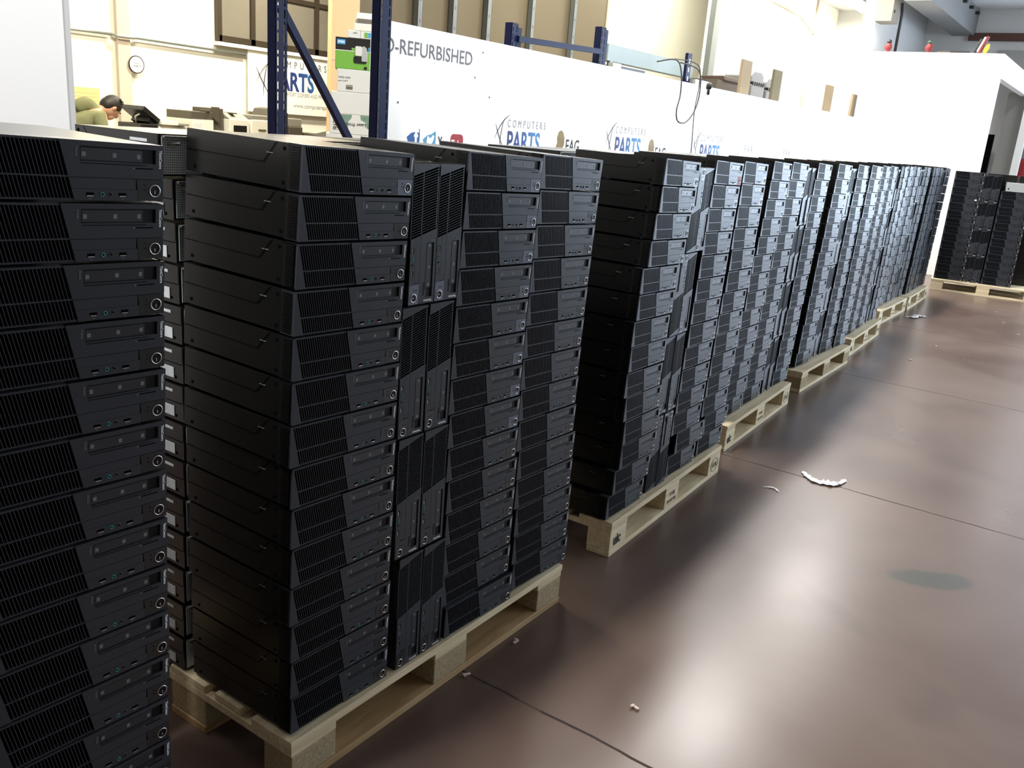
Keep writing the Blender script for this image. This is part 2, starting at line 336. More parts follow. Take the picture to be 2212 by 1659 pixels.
# unseen ceiling lamps with their light, some added to brighten walls
for i, (p, e, c) in enumerate(ROOM_AND_FILL_LAMPS):
    z = p[2]
    t = thing('unseen_ceiling_lamp', 'unseen long fluorescent lamp hanging from the ceiling, some added to brighten walls', 'lamp', p, (0, 0, 0), 'ceiling lamps')
    b = MB(); b.box(-0.75, 0.75, -0.12, 0.12, 0.02, 0.09, 'lampcase'); b.build('lamp_housing', t)
    b = MB()
    for y in (-0.05, 0.05): b.tube([(-0.7, y, 0.0), (0.7, y, 0.0)], 0.013, mat('lamp_tube_%d' % i, c, 0.4, emis=(*c, 6)))
    b.build('lamp_tube', t)
    b = MB()
    for x in (-0.6, 0.6): b.tube([(x, 0, 0.09), (x, 0, (4.8 if p[0] < 12.6 else 4.1)-z)], 0.004, 'cable')
    b.build('suspension_wire', t)
    area('lamp_and_fill_light', (p[0], p[1], z-0.03), (p[0], p[1], 0), 1.4, 0.3, e, c)

# ---------------------------------------------------------------- desktop computer, built once
W, H, D = 0.3283, 0.0924, 0.372
U, V = 0.0971, 0.3341
def xl(z): return W*(0.526 - 0.071*z/H)
def gx(z): return W*(0.083 - 0.070*z/H)
def shift(b): b.v = [(x-W/2, y, z) for x, y, z in b.v]; return b
def chassis_mb(rear=False):
    b = MB(); b.box(0.001, W-0.001, 0.042, D, 0.002, H-0.0005, 'chassis')
    # raised lid edge with an angled front, on both sides, screws and feet
    for x0, x1 in ((0.0002, 0.001), (W-0.001, W-0.0002)):
        b.prismx([(0.075, H-0.001), (0.115, 0.046), (D-0.002, 0.050), (D-0.002, H-0.001)], x0, x1, 'chassis')
        b.box(x0-0.0004 if x0 < .1 else x0, x1 if x0 < .1 else x1+0.0004, 0.088, 0.108, 0.067, 0.0685, 'greyprint')
    b.box(0.02, 0.05, 0.06, 0.09, -0.0035, 0.002, 'black'); b.box(0.02, 0.05, D-0.06, D-0.03, -0.0035, 0.002, 'black')
    for x0, x1 in ((-0.0002, 0.0004), (W-0.0004, W+0.0002)):
        b.box(x0, x1, 0.116, D-0.004, 0.0475, 0.0488, 'void'); b.prismx([(0.079, H-0.003), (0.081, H-0.003), (0.118, 0.0480), (0.116, 0.0475)], x0, x1, 'void')
        for y_, z_ in ((0.055, 0.014), (0.055, 0.080), (D-0.03, 0.014)): b.prismx([(y_+0.004*math.cos(a*PI/5), z_+0.004*math.sin(a*PI/5)) for a in range(10)], x0, x1, 'void')
    return shift(b)
def bezel_mb():
    b = MB(); g = 'bezel'
    b.box(0, W, 0.002, 0.042, H-0.0035, H, g); b.box(0, W, 0.002, 0.042, 0, 0.003, g)
    b.box(0, 0.004, 0.004, 0.042, 0, H, 'black'); b.box(W-0.004, W, 0.004, 0.042, 0, H, 'black')
    for i in range(17):
        z = 0.006+i*0.0050; b.box(-0.0018, 0, 0.008, 0.034, z, z+0.0022, 'chassis'); b.box(W, W+0.0018, 0.008, 0.034, z, z+0.0022, 'chassis')
    b.prism([(0, 0), (gx(0), 0), (gx(H), H), (0, H)], 0, 0.012, g)
    zb, zt = 0.385*H, 0.412*H
    b.prism([(gx(zb), zb), (xl(zb), zb), (xl(zt), zt), (gx(zt), zt)], 0.0005, 0.012, g)
    def reg(z0, z1, x1=W, x0=None, y=0.0): b.prism([(xl(z0) if x0 is None else x0, z0), (x1, z0), (x1, z1), (xl(z1) if x0 is None else x0, z1)], y, 0.014, g)
    reg(0.91*H, H); reg(0.655*H, 0.91*H, x1=0.555*W); reg(0.655*H, 0.91*H, x0=0.955*W); reg(0.392*H, 0.655*H)
    reg(0.20*H, 0.383*H, x1=0.845*W); reg(0, 0.195*H, x1=0.855*W)
    b.box(xl(0)+0.002, W-0.002, 0.004, 0.014, 0.002, H-0.002, 'black')
    return shift(b)
def grille_mb(n=24):
    b = MB(); x0 = W*0.083; x1 = W*0.526; st = (x1-x0)/n; sl = W*0.071/H
    b.prism([(gx(0.003), 0.003), (xl(0.003), 0.003), (xl(H-.003), H-0.003), (gx(H-.003), H-0.003)], 0.011, 0.014, 'void')
    for i in range(1, n):
        xb = x0+st*i
        for z0, z1 in ((0.003, 0.385*H), (0.412*H, H-0.0035)):
            b.prism([(xb-sl*z0-0.00065, z0), (xb-sl*z0+0.00065, z0), (xb-sl*z1+0.00065, z1), (xb-sl*z1-0.00065, z1)], 0.0004, 0.0034, 'bezel')
    return shift(b)
def drive_mb():
    b = MB(); z0, z1 = 0.665*H, 0.90*H
    b.box(0.556*W, 0.954*W, 0.010, 0.012, z0-0.0008, z1+0.0008, 'void')  # black backing draws the bay outline and its top shadow
    b.box(0.562*W, 0.885*W, 0.0026, 0.011, z0+0.0014, z1-0.0018, 'bezel2'); b.box(0.562*W, 0.954*W, 0.0012, 0.004, z0-0.0010, z0-0.0002, 'bezel')
    b.box(0.560*W, 0.90*W, -0.0003, 0.001, z0-0.0040, z0-0.0030, 'void')
    for x in (0.578, 0.735, 0.865): b.box(x*W-0.0032, x*W+0.0032, 0.0022, 0.0026, 0.775*H-0.0036, 0.775*H+0.0036, 'greyprint')
    return shift(b)
def panel_mb(kind):
    b = MB(); m = {'smoke': 'smoke', 'pale': 'pale', 'red': 'red'}[kind]
    b.prism([(0.858*W, 0.0005), (W-0.0005, 0.0005), (W-0.0005, 0.383*H), (0.848*W, 0.383*H)], -0.0002, 0.012, m)
    for z in (0.20, 0.285): b.disc(0.895*W, z*H, 0.0018, -0.0006, 0, 'black', 12)
    return shift(b)
def button_mb():
    b = MB(); cx, cz, r = W-0.0165, 0.186*H, 0.0096
    b.ring(cx, cz, r, 0.0010, -0.0008, 'chrome'); b.disc(cx, cz, r, -0.0006, 0.002, 'black'); b.box(cx-0.0008, cx+0.0008, -0.0012, -0.0006, cz-0.005, cz+0.0005, 'chrome')
    return shift(b)
def usb_mb(x):
    b = MB(); z = 0.104*H; b.box(x*W-0.0065, x*W+0.0065, -0.0003, 0.002, z-0.003, z+0.003, 'void'); b.box(x*W-0.0055, x*W+0.0055, -0.0009, -0.0003, z-0.003, z-0.0016, 'chrome')
    b.box(x*W-0.002, x*W+0.002, -0.0005, 0, z-0.0072, z-0.0062, 'greyprint'); return shift(b)
def jack_mb(x, m):
    b = MB(); z = 0.106*H; b.ring(x*W, z, 0.0028, 0.0009, -0.0003, m, 16, 5); b.disc(x*W, z, 0.0024, -0.0002, 0.002, 'void', 12); return shift(b)
def slot_mb():
    b = MB(); b.box(0.845*W, 0.94*W, -0.0004, 0.001, 0.563*H, 0.585*H, 'void'); b.box(0.85*W, 0.94*W, -0.0007, -0.0004, 0.560*H, 0.566*H, 'bezel'); b.disc(0.83*W, 0.574*H, 0.0014, -0.0006, 0, 'greyprint', 10); return shift(b)
def vert_text(body, size, m, x, ztop, **k):
    t = text_mb(body, size, m, 0.0004, **k); b = MB(); b.v = [(x + y, -0.0005 + z*0.4, ztop - xx) for xx, y, z in t.v]; b.f, b.mi, b.mats, b.sm = t.f, t.mi, t.mats, t.sm; return shift(b)
ME = {}
ME['chassis'] = chassis_mb().mesh('chassis'); ME['front_bezel'] = bezel_mb().mesh('front_bezel'); ME['grille'] = grille_mb().mesh('grille')
ME['optical_drive'] = drive_mb().mesh('optical_drive'); ME['power_button'] = button_mb().mesh('power_button'); ME['card_slot'] = slot_mb().mesh('card_slot')
for k in ('smoke', 'pale', 'red'): ME['panel_'+k] = panel_mb(k).mesh('button_panel')
ME['usb1'] = usb_mb(0.603).mesh('usb_port'); ME['usb2'] = usb_mb(0.772).mesh('usb_port')
ME['jack1'] = jack_mb(0.666, 'teal').mesh('audio_jack'); ME['jack2'] = jack_mb(0.708, 'pink').mesh('audio_jack')
ME['logo'] = vert_text('ThinkCentre', 0.0072, 'white', 0.9735*W, 0.91*H, bold=0.00022, sx=0.80).mesh('logo')
ME['series'] = vert_text('M Series', 0.0050, 'greyprint', 0.532*W, 0.90*H, bold=0.0001, sx=0.85).mesh('series_mark')
b = MB(); b.box(0.83*W, 0.90*W, -0.0006, 0, 0.44*H, 0.62*H, 'paper'); ME['sticker'] = shift(b).mesh('paper_sticker')
b = MB(); b.box(0.008, W-0.008, D, D+0.002, 0.006, H-0.006, 'perf'); b.box(0.008, W-0.008, D, D+0.012, H-0.008, H-0.004, 'zinc')
b.tube([(W-0.02, D+0.006, H-0.02), (W-0.045, D+0.012, H-0.02)], 0.004, 'zinc')
ME['rear'] = shift(b).mesh('rear_panel')
b = MB(); b.box(W-0.0005, W+0.0006, D-0.105, D-0.035, 0.12*H, 0.40*H, 'label'); ME['lab1'] = shift(b).mesh('side_label')
b = MB(); b.box(W-0.0005, W+0.0006, D-0.105, D-0.04, 0.78*H, 0.85*H, 'label'); ME['lab2'] = shift(b).mesh('side_label')
ORD = ['topmost', 'second from top', 'third from top', 'fourth from top', 'fifth from top', 'sixth from top', 'seventh from top', 'eighth from top', 'ninth from top', 'tenth from top', 'eleventh from top', 'twelfth from top', 'thirteenth from top', 'lowest']
GROUP = 'black desktop computers stacked on the pallets'
PARTS_FULL = [('front_bezel', 'front_bezel'), ('grille', 'grille'), ('optical_drive', 'optical_drive'), ('power_button', 'power_button'), ('card_slot', 'card_slot'),
              ('usb_port', 'usb1'), ('usb_port', 'usb2'), ('audio_jack', 'jack1'), ('audio_jack', 'jack2'), ('logo', 'logo'), ('series_mark', 'series')]
PARTS_MID = [('front_bezel', 'front_bezel'), ('grille', 'grille'), ('optical_drive', 'optical_drive'), ('power_button', 'power_button'), ('logo', 'logo')]
proto = {}
def make_computer(kind, panel):
    """first of its kind: an Empty with its parts; later ones are obj.copy() of it"""
    key = (kind, panel)
    root = bpy.data.objects.new('desktop_computer', None); col.objects.link(root); root.empty_display_size = 0.02
    obj('chassis', ME['chassis'], root)
    if kind == 'rear':
        obj('rear_panel', ME['rear'], root); obj('side_label', ME['lab1'], root); obj('side_label', ME['lab2'], root)
    else:
        for n, k in (PARTS_FULL if kind == 'full' else PARTS_MID):
            if n != 'power_button': obj(n, ME[k], root)
        p = obj('button_panel', ME['panel_'+panel], root); obj('power_button', ME['power_button'], p)
        if panel == 'pale': p['label'] = 'pale blue-grey button panel'
        if panel == 'red': p['label'] = 'red sticker on the button panel'
    return root
KIDS = {}
def computer(kind, loc, rot, label, panel='smoke', extra=None):
    key = (kind, panel)
    if key not in proto: proto[key] = make_computer(kind, panel); KIDS[key] = list(proto[key].children); root = proto[key]
    else:
        root = proto[key].copy(); col.objects.link(root)
        for ch in KIDS[key]:
            c = ch.copy(); col.objects.link(c); c.parent = root
            for g in ch.children:
                d = g.copy(); col.objects.link(d); d.parent = c
    root.location = loc; root.rotation_euler = rot; tag(root, label, 'computer', GROUP)
    if extra: obj('paper_sticker', ME[extra], root)
    return root
# simplified form for the countless ones far back and behind, merged into one object
def low_mb(front=True):
    b = MB(); b.box(0, W, 0.012 if front else 0.0, D, 0, H, 'chassis')
    if front:
        b.prism([(0, 0), (gx(0), 0), (gx(H), H), (0, H)], 0, 0.014, 'bezel'); b.prism([(gx(0), 0), (xl(0), 0), (xl(H), H), (gx(H), H)], 0.006, 0.014, 'black')
        b.prism([(gx(.036), .036), (xl(.036), .036), (xl(.038), .038), (gx(.038), .038)], 0.001, 0.014, 'bezel')
        b.prism([(xl(0), 0), (W, 0), (W, 0.66*H), (xl(0.66*H), 0.66*H)], 0, 0.014, 'bezel'); b.prism([(xl(.9*H), .9*H), (W, .9*H), (W, H), (xl(H), H)], 0, 0.014, 'bezel')
        b.box(0.5*W, 0.9*W, 0.003, 0.014, 0.66*H, 0.9*H, 'bezel2'); b.box(0.955*W, W, 0, 0.014, 0.66*H, 0.9*H, 'bezel'); b.box(0.97*W, 0.985*W, -0.001, 0, 0.6*H, 0.9*H, 'white')
        b.disc(W-0.0165, 0.186*H, 0.0098, -0.001, 0, 'chrome', 10)
    return shift(b)
LOWF, LOWB = low_mb(True), low_mb(False)
rest = MB()
def rest_add(front, loc, rot):
    from mathutils import Euler
    rest.add(LOWF if front else LOWB, Matrix.Translation(Vector(loc)) @ Euler(rot, 'XYZ').to_matrix().to_4x4())

TILT = 0.034
def flat(kind, x, y, i, th, label, panel='smoke', extra=None, pitchx=None, base=0.148, u=U, hdir=0.0):
    """unit lying flat, i counted from the top (0) to the lowest (13)"""
    k = 13-i; rx = 0.0020*k if pitchx is None else pitchx
    loc = (x + W/2 - H/2*TILT, y, base + k*u); rot = (rx, TILT, th)
    if kind is None: rest_add(True, loc, rot)
    else: computer(kind, loc, rot, label, panel, extra)
def upright(kind, x, y, k, th, label, panel='smoke', down=False):
    zc = 0.1445 + k*V + W/2 + 0.001
    loc, rot = ((x+H, y, zc), (0, -PI/2, 0)) if down else ((x, y, zc), (0, PI/2, 0))
    # turn about the vertical first, then lay on its side
    from mathutils import Euler
    e = (Matrix.Rotation(th, 3, 'Z') @ Euler(rot, 'XYZ').to_matrix()).to_euler('XYZ')
    if kind is None: rest_add(True, loc, e)
    else: computer(kind, loc, e, label, panel)
ROWN = ['lowest', 'third', 'second', 'top']

# --- pallet A: nearest full pallet
A1 = [.019,.013,.007,.002,.001,-.001,-.005,-.002,-.001,.000,-.003,.001,.001,.002]
A2 = [.549,.545,.541,.536,.533,.532,.531,.535,.538,.546,.547,.548,.550,.556]
A3 = [.879,.876,.872,.868,.865,.863,.863,.866,.870,.883,.884,.895,.897,.905]
PN = 'nearest whole pallet'
for i in range(14):
    flat('full', A1[i], .0205, i, 0, 'desktop computer lying flat, %s in left stack of %s' % (ORD[i], PN), 'pale' if i == 0 else 'smoke')
    flat('full', A2[i], .0205+(-.012 if i == 13 else 0), i, 0, 'desktop computer lying flat, %s in middle stack of %s' % (ORD[i], PN), 'pale' if i < 8 else 'smoke')
    flat('full', A3[i], .0205, i, 0, 'desktop computer lying flat, %s in right stack of %s' % (ORD[i], PN))
for k, (xa, xb) in enumerate([(.360, .458), (.342, .441), (.334, .434), (.351, .446)]):
    lab = 'desktop computer standing upright, %s one of the %s upright row, ' + PN
    yy = .0205+(-.004 if k == 0 else 0)
    upright('full', xa, yy, k, 0, lab % ('left', ROWN[k]), 'pale' if k == 3 else 'smoke'); upright('full', xb, yy, k, 0, lab % ('right', ROWN[k]), 'pale' if k == 3 else 'smoke')
# back stack of the same pallet, its rear panels towards the front stack
for i in range(14):
    x = (-.028, .004, .008, .012, .016, .016, .014, .012, .010, .006, .004, .000, -.004, -.006)[i]
    computer('rear', (x+W/2, .795, .146+(13-i)*U), (0, 0, PI), 'desktop computer with side labels, %s in back left stack, %s' % (ORD[i], PN))
def back_row(x0, y, th, tops, nm, cols=3, skip=0):
    """the stacks behind; only their top units show, the others go to the common mass"""
    for c in range(skip, cols):
        for i in range(14):
            x = x0 + c*0.362; loc = (x+W/2, y+.775, .146+(13-i)*U); rot = (0, 0, PI+th)
            if i == 0 and c in tops: computer('rear', loc, rot, 'desktop computer, topmost in the %s back stack of the %s' % (('left', 'middle', 'right')[c], nm))
            else: rest_add(False, loc, rot)
back_row(.012, .0205, 0, (1, 2), 'nearest whole pallet', skip=1)

# --- leftmost pallet (cut by the frame)
P0 = [-.612,-.616,-.618,-.621,-.623,-.627,-.628,-.630,-.633,-.633,-.636,-.640,-.640,-.640]
for i in range(14):
    flat('full', P0[i], .0248, i, 0, 'desktop computer lying flat, %s in the dark stack at the left edge' % ORD[i])
back_row(-.62, .0248, 0, (), '', cols=1)
for i in range(14):
    rest_add(True, (-1.31+W/2, .03, .148+(13-i)*U), (0, 0, 0)); rest_add(True, (-.965+W/2, .03, .148+(13-i)*U), (0, 0, 0))

# --- further pallets
def load(nm, c1, v, c2, c3, Ys, th, kinds, flips=None, order='1v23', vis_back=(), red=None, stickers=()):
    names = {'1': 'left', '2': 'middle', '3': 'right'}
    for key, xs, y in (('1', c1, Ys[0]), ('2', c2, Ys[1]), ('3', c3, Ys[2])):
        for i in range(14):
            pn = 'red' if red == (key, i) else 'smoke'
            flat(kinds[key], xs[i], y + random.uniform(-.002, .002), i, th, 'desktop computer lying flat, %s in %s stack of %s' % (ORD[i], names[key], nm), pn, 'sticker' if (key, i) in stickers else None, pitchx=0.001*(13-i))
    for k in range(4):
        fl = (flips or [(0, 0)]*4)[k]
        for s in (0, 1):
            upright(kinds['v'], v[k]+s*0.0945, Ys[3], k, th, 'desktop computer standing upright, %s one of the %s upright row, %s' % (('left', 'right')[s], ROWN[k], nm), down=bool(fl[s]))
B1 = [1.736,1.728,1.710,1.692,1.655,1.650,1.632,1.636,1.622,1.642,1.654,1.652,1.622,1.592]
B2 = [2.250,2.243,2.240,2.238,2.228,2.219,2.217,2.207,2.198,2.190,2.178,2.165,2.228,2.167]
B3 = [2.600,2.602,2.598,2.586,2.598,2.586,2.563,2.554,2.554,2.545,2.532,2.522,2.565,2.518]
load('second whole pallet', B1, [1.966, 1.992, 2.000, 2.058], B2, B3, (.067, .092, .106, .084), .037, dict.fromkeys('123v', 'full'), [(1, 1), (0, 0), (1, 0), (1, 0)], red=('2', 0))
back_row(1.70, .10, .037, (0, 1, 2), 'second whole pallet')
def lean(top, bot, seed, amp=.007, knee=5):
    r = random.Random(seed); out = []
    for i in range(14):
        t = min(1, max(0, (i)/13)); out.append(top + (bot-top)*t + r.uniform(-amp, amp))
    return out
def offs(base, d): return [x+d for x in base]
c = lean(3.385, 3.165, 3); load('third whole pallet', c, [3.875, 3.925, 3.99, 4.055], offs(c, .333), lean(4.245, 4.055, 4, .004), (.245, .258, .275, .27), .042, dict.fromkeys('123v', 'mid'), stickers=(('1', 1),))
back_row(3.33, .27, .042, (0,), 'third whole pallet')
c = lean(4.875, 4.68, 5); load('fourth whole pallet', c, [5.035, 5.09, 5.145, 5.205], lean(5.395, 5.23, 6, .004), lean(5.727, 5.565, 9, .003), (.325, .328, .318, .335), .002, dict.fromkeys('123v', 'mid'))
back_row(4.82, .33, .002, (0,), 'fourth whole pallet')
c = lean(6.30, 6.12, 8); load('fifth whole pallet', c, [6.80, 6.84, 6.88, 6.95], offs(c, .333), lean(7.14, 6.995, 10, .003), (.38, .395, .415, .41), .04, {'1': 'mid', '2': 'mid', '3': None, 'v': None})
back_row(6.24, .41, .04, (), '')
c = lean(8.02, 7.80, 11); load('', c, [8.50, 8.54, 8.58, 8.69], offs(c, .333), lean(8.88, 8.67, 12, .003), (.55, .55, .55, .55), .0, dict.fromkeys('123v', None))
back_row(7.86, .55, .0, (), '')
c = lean(9.26, 9.08, 13); load('', c, [9.76, 9.78, 9.82, 9.93], offs(c, .333), lean(10.12, 9.95, 14, .003), (.535, .55, .56, .555), .03, dict.fromkeys('123v', None))
back_row(9.12, .56, .03, (), '')

# ---------------------------------------------------------------- pallets
def pallet(loc, rz, label, wm='wood', block='wood', stamps=True, inner='wood'):
    t = thing('wooden_pallet', label, 'pallet', loc, (0, 0, rz), 'wooden pallets under the computer stacks')
    r = random.Random(int(loc[0]*100))
    def J(): return r.uniform(-.003, .003)
    for y, wd in ((0, .145), (.19, .10), (.3275, .145), (.51, .10), (.655, .145)):
        b = MB(); b.box(J(), 1.2+J(), y, y+wd, .122, .144, wm); b.build('deck_board', t, 0.002)
    for x in (0, .5275, 1.055):
        b = MB(); b.box(x, x+.145, .002, .798, .100, .1218, wm); b.build('stringer_board', t, 0.002)
    for x in (0, .5275, 1.055):
        for y, d in ((0.002, .1), (.3275, .145), (.698, .1)):
            b = MB(); b.box(x+J(), x+.145+J(), y, y+d, .022, .0998, block); b.build('block', t, 0.003)
    for y, d in ((0, .1), (.3275, .145), (.7, .1)):
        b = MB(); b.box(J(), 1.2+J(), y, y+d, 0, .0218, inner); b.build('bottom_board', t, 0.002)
    if stamps:
        s = MB(); s.add(text_mb('uic', .062, 'stamp', bold=.002, sx=.85), wallx(.030, .0006, .040)); o = s.build('stamp', t)
        s = MB(); s.ring(1.127, .061, .034, .0012, .0012, 'stamp', 24, 4); s.v = [(1.127+(x-1.127)*1.35, y, z) for x, y, z in s.v]; s.add(text_mb('EUR', .034, 'stamp', sx=1, align='CENTER'), wallx(1.127, .0006, .05)); s.build('stamp', t)
        s = MB(); s.add(text_mb('IT-08', .026, 'stamp', align='CENTER'), wallx(.6, .0006, .07)); s.add(text_mb('04 HT DB', .022, 'stamp', align='CENTER'), wallx(.6, .0006, .04)); s.build('stamp', t)
    return t
pallet((-1.5, 0.004, 0), 0, 'wooden pallet under the dark stacks at the left edge', 'wood2', 'chip', False, 'wood2')
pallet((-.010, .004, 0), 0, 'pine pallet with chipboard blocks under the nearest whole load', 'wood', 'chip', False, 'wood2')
pallet((1.605, .037, 0), .037, 'pale pine pallet stamped with three letters, second whole pallet of the row')
pallet((3.106, .174, 0), .042, 'pale pine pallet under the third whole load of the row')
pallet((4.624, .252, 0), .002, 'pine pallet with round chipboard end block under the fourth whole load', 'wood', 'chip', False)
pallet((6.06, .307, 0), .04, 'pale pine pallet under the fifth whole load of the row')
pallet((7.703, .470, 0), .0, 'bright pine pallet under the sixth whole load of the row')
pallet((8.962, .459, 0), .03, 'bright pine pallet at the far end of the long row')

# --- pallet H: faces the camera at the end of the aisle
HA = -PI/2 + .14
HX, HY = 10.98, .61
pallet((HX, HY, 0), HA, 'pine pallet standing crosswise at the end of the aisle', 'wood', 'wood', False)
dx, dy = math.cos(HA), math.sin(HA); nx, ny = -math.sin(HA), math.cos(HA)
def hpt(s, d): return (HX + dx*s + nx*d, HY + dy*s + ny*d)
from mathutils import Euler
for i in range(14):
    p = hpt(.02+W/2, .06)
    computer('mid', (p[0], p[1], .1465+(13-i)*.0952), (0, 0, HA), 'desktop computer lying flat, %s in left stack of the crosswise pallet' % ORD[i], extra='sticker' if i == 3 else None)
for i in range(2, 14):
    p = hpt(.562+W/2, .06)
    computer('mid', (p[0], p[1], .1465+(13-i)*.0952), (0, 0, HA), 'desktop computer lying flat, %s in right stack of the crosswise pallet' % ORD[i-2 if i < 13 else 13])
for k in range(4):
    for s in (0, 1):
        p = hpt(.353+s*.0975, .06); e = (Matrix.Rotation(HA, 3, 'Z') @ Euler((0, PI/2, 0)).to_matrix()).to_euler()
        computer('mid', (p[0], p[1], .1445+k*.3298+W/2), e, 'desktop computer standing upright, %s one of the %s upright row, crosswise pallet' % (('left', 'right')[s], ROWN[k]))
for i in range(14):
    for cc in (0, 1, 2):
        p = hpt(.02+cc*.36+W/2, .44+.37); rest_add(False, (p[0], p[1], .146+(13-i)*.095), (0, 0, HA+PI))
ro = rest.build('desktop_computers'); tag(ro, 'mass of black desktop computers in the rear stacks and far end of the row', 'computers', kind='stuff')
# silver computer on the lower right stack
p = hpt(.60+W/2, .06)
t = thing('desktop_computer', 'silver grey desktop computer lying on the right stack of the crosswise pallet', 'computer', (p[0], p[1], .1465+12*.0952-.001), (0, 0, HA))
b = MB(); b.box(-W/2, W/2, .02, .40, .002, .10, 'silver'); b.build('case', t, .003)
b = MB(); b.box(-W/2, W/2, 0, .02, 0, .102, 'silver'); b.box(-W/2+.02, -W/2+.035, -.001, 0, .02, .04, 'plug'); b.box(.02, .10, -.001, 0, .07, .078, 'greyprint')
for k in range(5): b.box(.03+k*.018, .04+k*.018, -.001, 0, .035, .05, 'greyprint')
b.build('front_panel', t, .003)

# ---------------------------------------------------------------- lettering and printed marks on the partition
def sign(name, mb, label, group=None, cat='sign'):
    o = mb.build(name); tag(o, label, cat, group); return o
YP = 2.349
b = MB(); b.add(text_mb('D-REFURBISHED', .115, 'ink', .002, sx=.985), wallx(2.70, YP, 1.93)); sign('wall_lettering', b, 'grey capital lettering near the top left of the white partition', cat='lettering')
def brush(cx, cz, s, m):
    b = MB(); pts = [(-.9, .1), (-.6, -.5), (-.2, -1.2), (.9, -1.2), (1.0, .2), (.95, .95), (.3, .62), (-.3, .5)]
    b.prism([(cx+s*x, cz+s*z) for x, z in pts], YP, YP+.001, m); return b
b = brush(2.975, 1.46, .062, 'fblue'); b.add(text_mb('f', .125, 'white', .001, bold=.004), wallx(2.985, YP-.001, 1.425)); sign('wall_logo', b, 'blue brush-stroke mark with a white letter f on the partition', cat='logo')
b = brush(3.125, 1.45, .064, 'skyblue')
b.prism([(3.10, 1.44), (3.12, 1.425), (3.15, 1.43), (3.168, 1.46), (3.172, 1.48), (3.158, 1.486), (3.145, 1.47), (3.125, 1.468), (3.108, 1.482)], YP-.0015, YP-.0005, 'white'); sign('wall_logo', b, 'sky-blue brush-stroke mark with a small white bird on the partition', cat='logo')
b = MB(); b.add(text_mb('You', .108, 'blackink', .001, bold=.001, sx=.60), wallx(3.212, YP, 1.405))
def rrect(b, x0, x1, z0, z1, r, y0, y1, m, n=5):
    pts = []
    for cx, cz, a0 in ((x1-r, z0+r, -PI/2), (x1-r, z1-r, 0), (x0+r, z1-r, PI/2), (x0+r, z0+r, PI)):
        for i in range(n+1): a = a0+PI/2*i/n; pts.append((cx+r*math.cos(a), cz+r*math.sin(a)))
    b.prism(pts, y0, y1, m)
rrect(b, 3.335, 3.465, 1.375, 1.500, .03, YP, YP+.001, 'yred'); b.add(text_mb('Tube', .085, 'white', .001, bold=.001, sx=.66), wallx(3.342, YP-.001, 1.405)); sign('wall_logo', b, 'black and red video site mark on the white partition', cat='logo')
GP = gradient('blue_gradient_print', [(0, (.015, .02, .13)), (.5, (.012, .07, .28)), (1, (.04, .22, .50))], 0, .36)
GP2 = gradient('violet_blue_gradient_print', [(0, (.045, .02, .12)), (.4, (.015, .04, .20)), (1, (.03, .18, .42))], 0, 1.1)
def swoosh(b, x, z, s, y, m1, m2):
    def arc(p0, p1, p2, w0, m):
        vs = []; n = 14
        for i in range(n+1):
            t = i/n; px = (1-t)**2*p0[0]+2*t*(1-t)*p1[0]+t*t*p2[0]; pz = (1-t)**2*p0[1]+2*t*(1-t)*p1[1]+t*t*p2[1]
            dx_ = 2*(1-t)*(p1[0]-p0[0])+2*t*(p2[0]-p1[0]); dz_ = 2*(1-t)*(p1[1]-p0[1])+2*t*(p2[1]-p1[1]); l = math.hypot(dx_, dz_); w_ = w0*math.sin(PI*t)
            for sg in (-1, 1): vs.append((x+s*(px-sg*w_*dz_/l), y, z+s*(pz+sg*w_*dx_/l)))
        b.raw(vs, [(2*i, 2*i+1, 2*i+3, 2*i+2) for i in range(n)], m)
    arc((-.45, -.2), (.0, .75), (.75, 1.0), .035, m2); arc((-.42, .62), (-.2, .1), (.45, -.72), .03, m1); arc((.28, .85), (-.02, .2), (0.0, -.72), .03, m1)
def parts_logo(x, z, wd, label):
    s = wd/1.0; b = MB()
    b.add(text_mb('PARTS', .40*s, GP, .001, bold=.006*s, sx=.74), Matrix.Translation((0, 0, 0)))
    b.v = [(vx, -vz, vy) for vx, vy, vz in b.v]
    b.add(text_mb('COMPUTERS', .15*s, 'lightink', .001, space=1.75, sx=.74), wallx(0.0, 0, .33*s))
    swoosh(b, -.16*s, .20*s, .30*s, -.0005, 'ink', 'ink')
    o = b.build('wall_logo'); o.location = (x, YP, z); tag(o, label, 'logo'); return o
parts_logo(3.95, 1.405, .50, 'blue and grey parts company mark, nearer one on the partition')
parts_logo(5.50, 1.405, .56, 'blue and grey parts company mark, middle one on the partition')
parts_logo(7.25, 1.385, .60, 'small faint blue and grey company mark right of the hanging cables')
def gold_mark(x, z, s, label):
    b = MB(); pts = [(-.5, -.9), (.35, -.9), (.30, -.45), (.5, -.2), (.5, .35), (.25, .8), (-.1, .95), (-.45, .8), (-.62, .35), (-.55, -.1), (-.75, -.45)]
    b.prism([(s*px, s*pz) for px, pz in pts], -.0005, .001, 'gold')
    b.add(text_mb('EAG', 1.45*s, 'blackink', .001, bold=.012*s, space=1.05, sx=.80), wallx(.72*s, 0, -.75*s))
    o = b.build('wall_logo'); o.location = (x, YP, z); tag(o, label, 'logo'); return o
gold_mark(4.66, 1.49, .092, 'gold shape with three rounded black letters, nearer one on the partition')
gold_mark(6.19, 1.47, .100, 'gold shape with three rounded black letters, farther one on the partition')
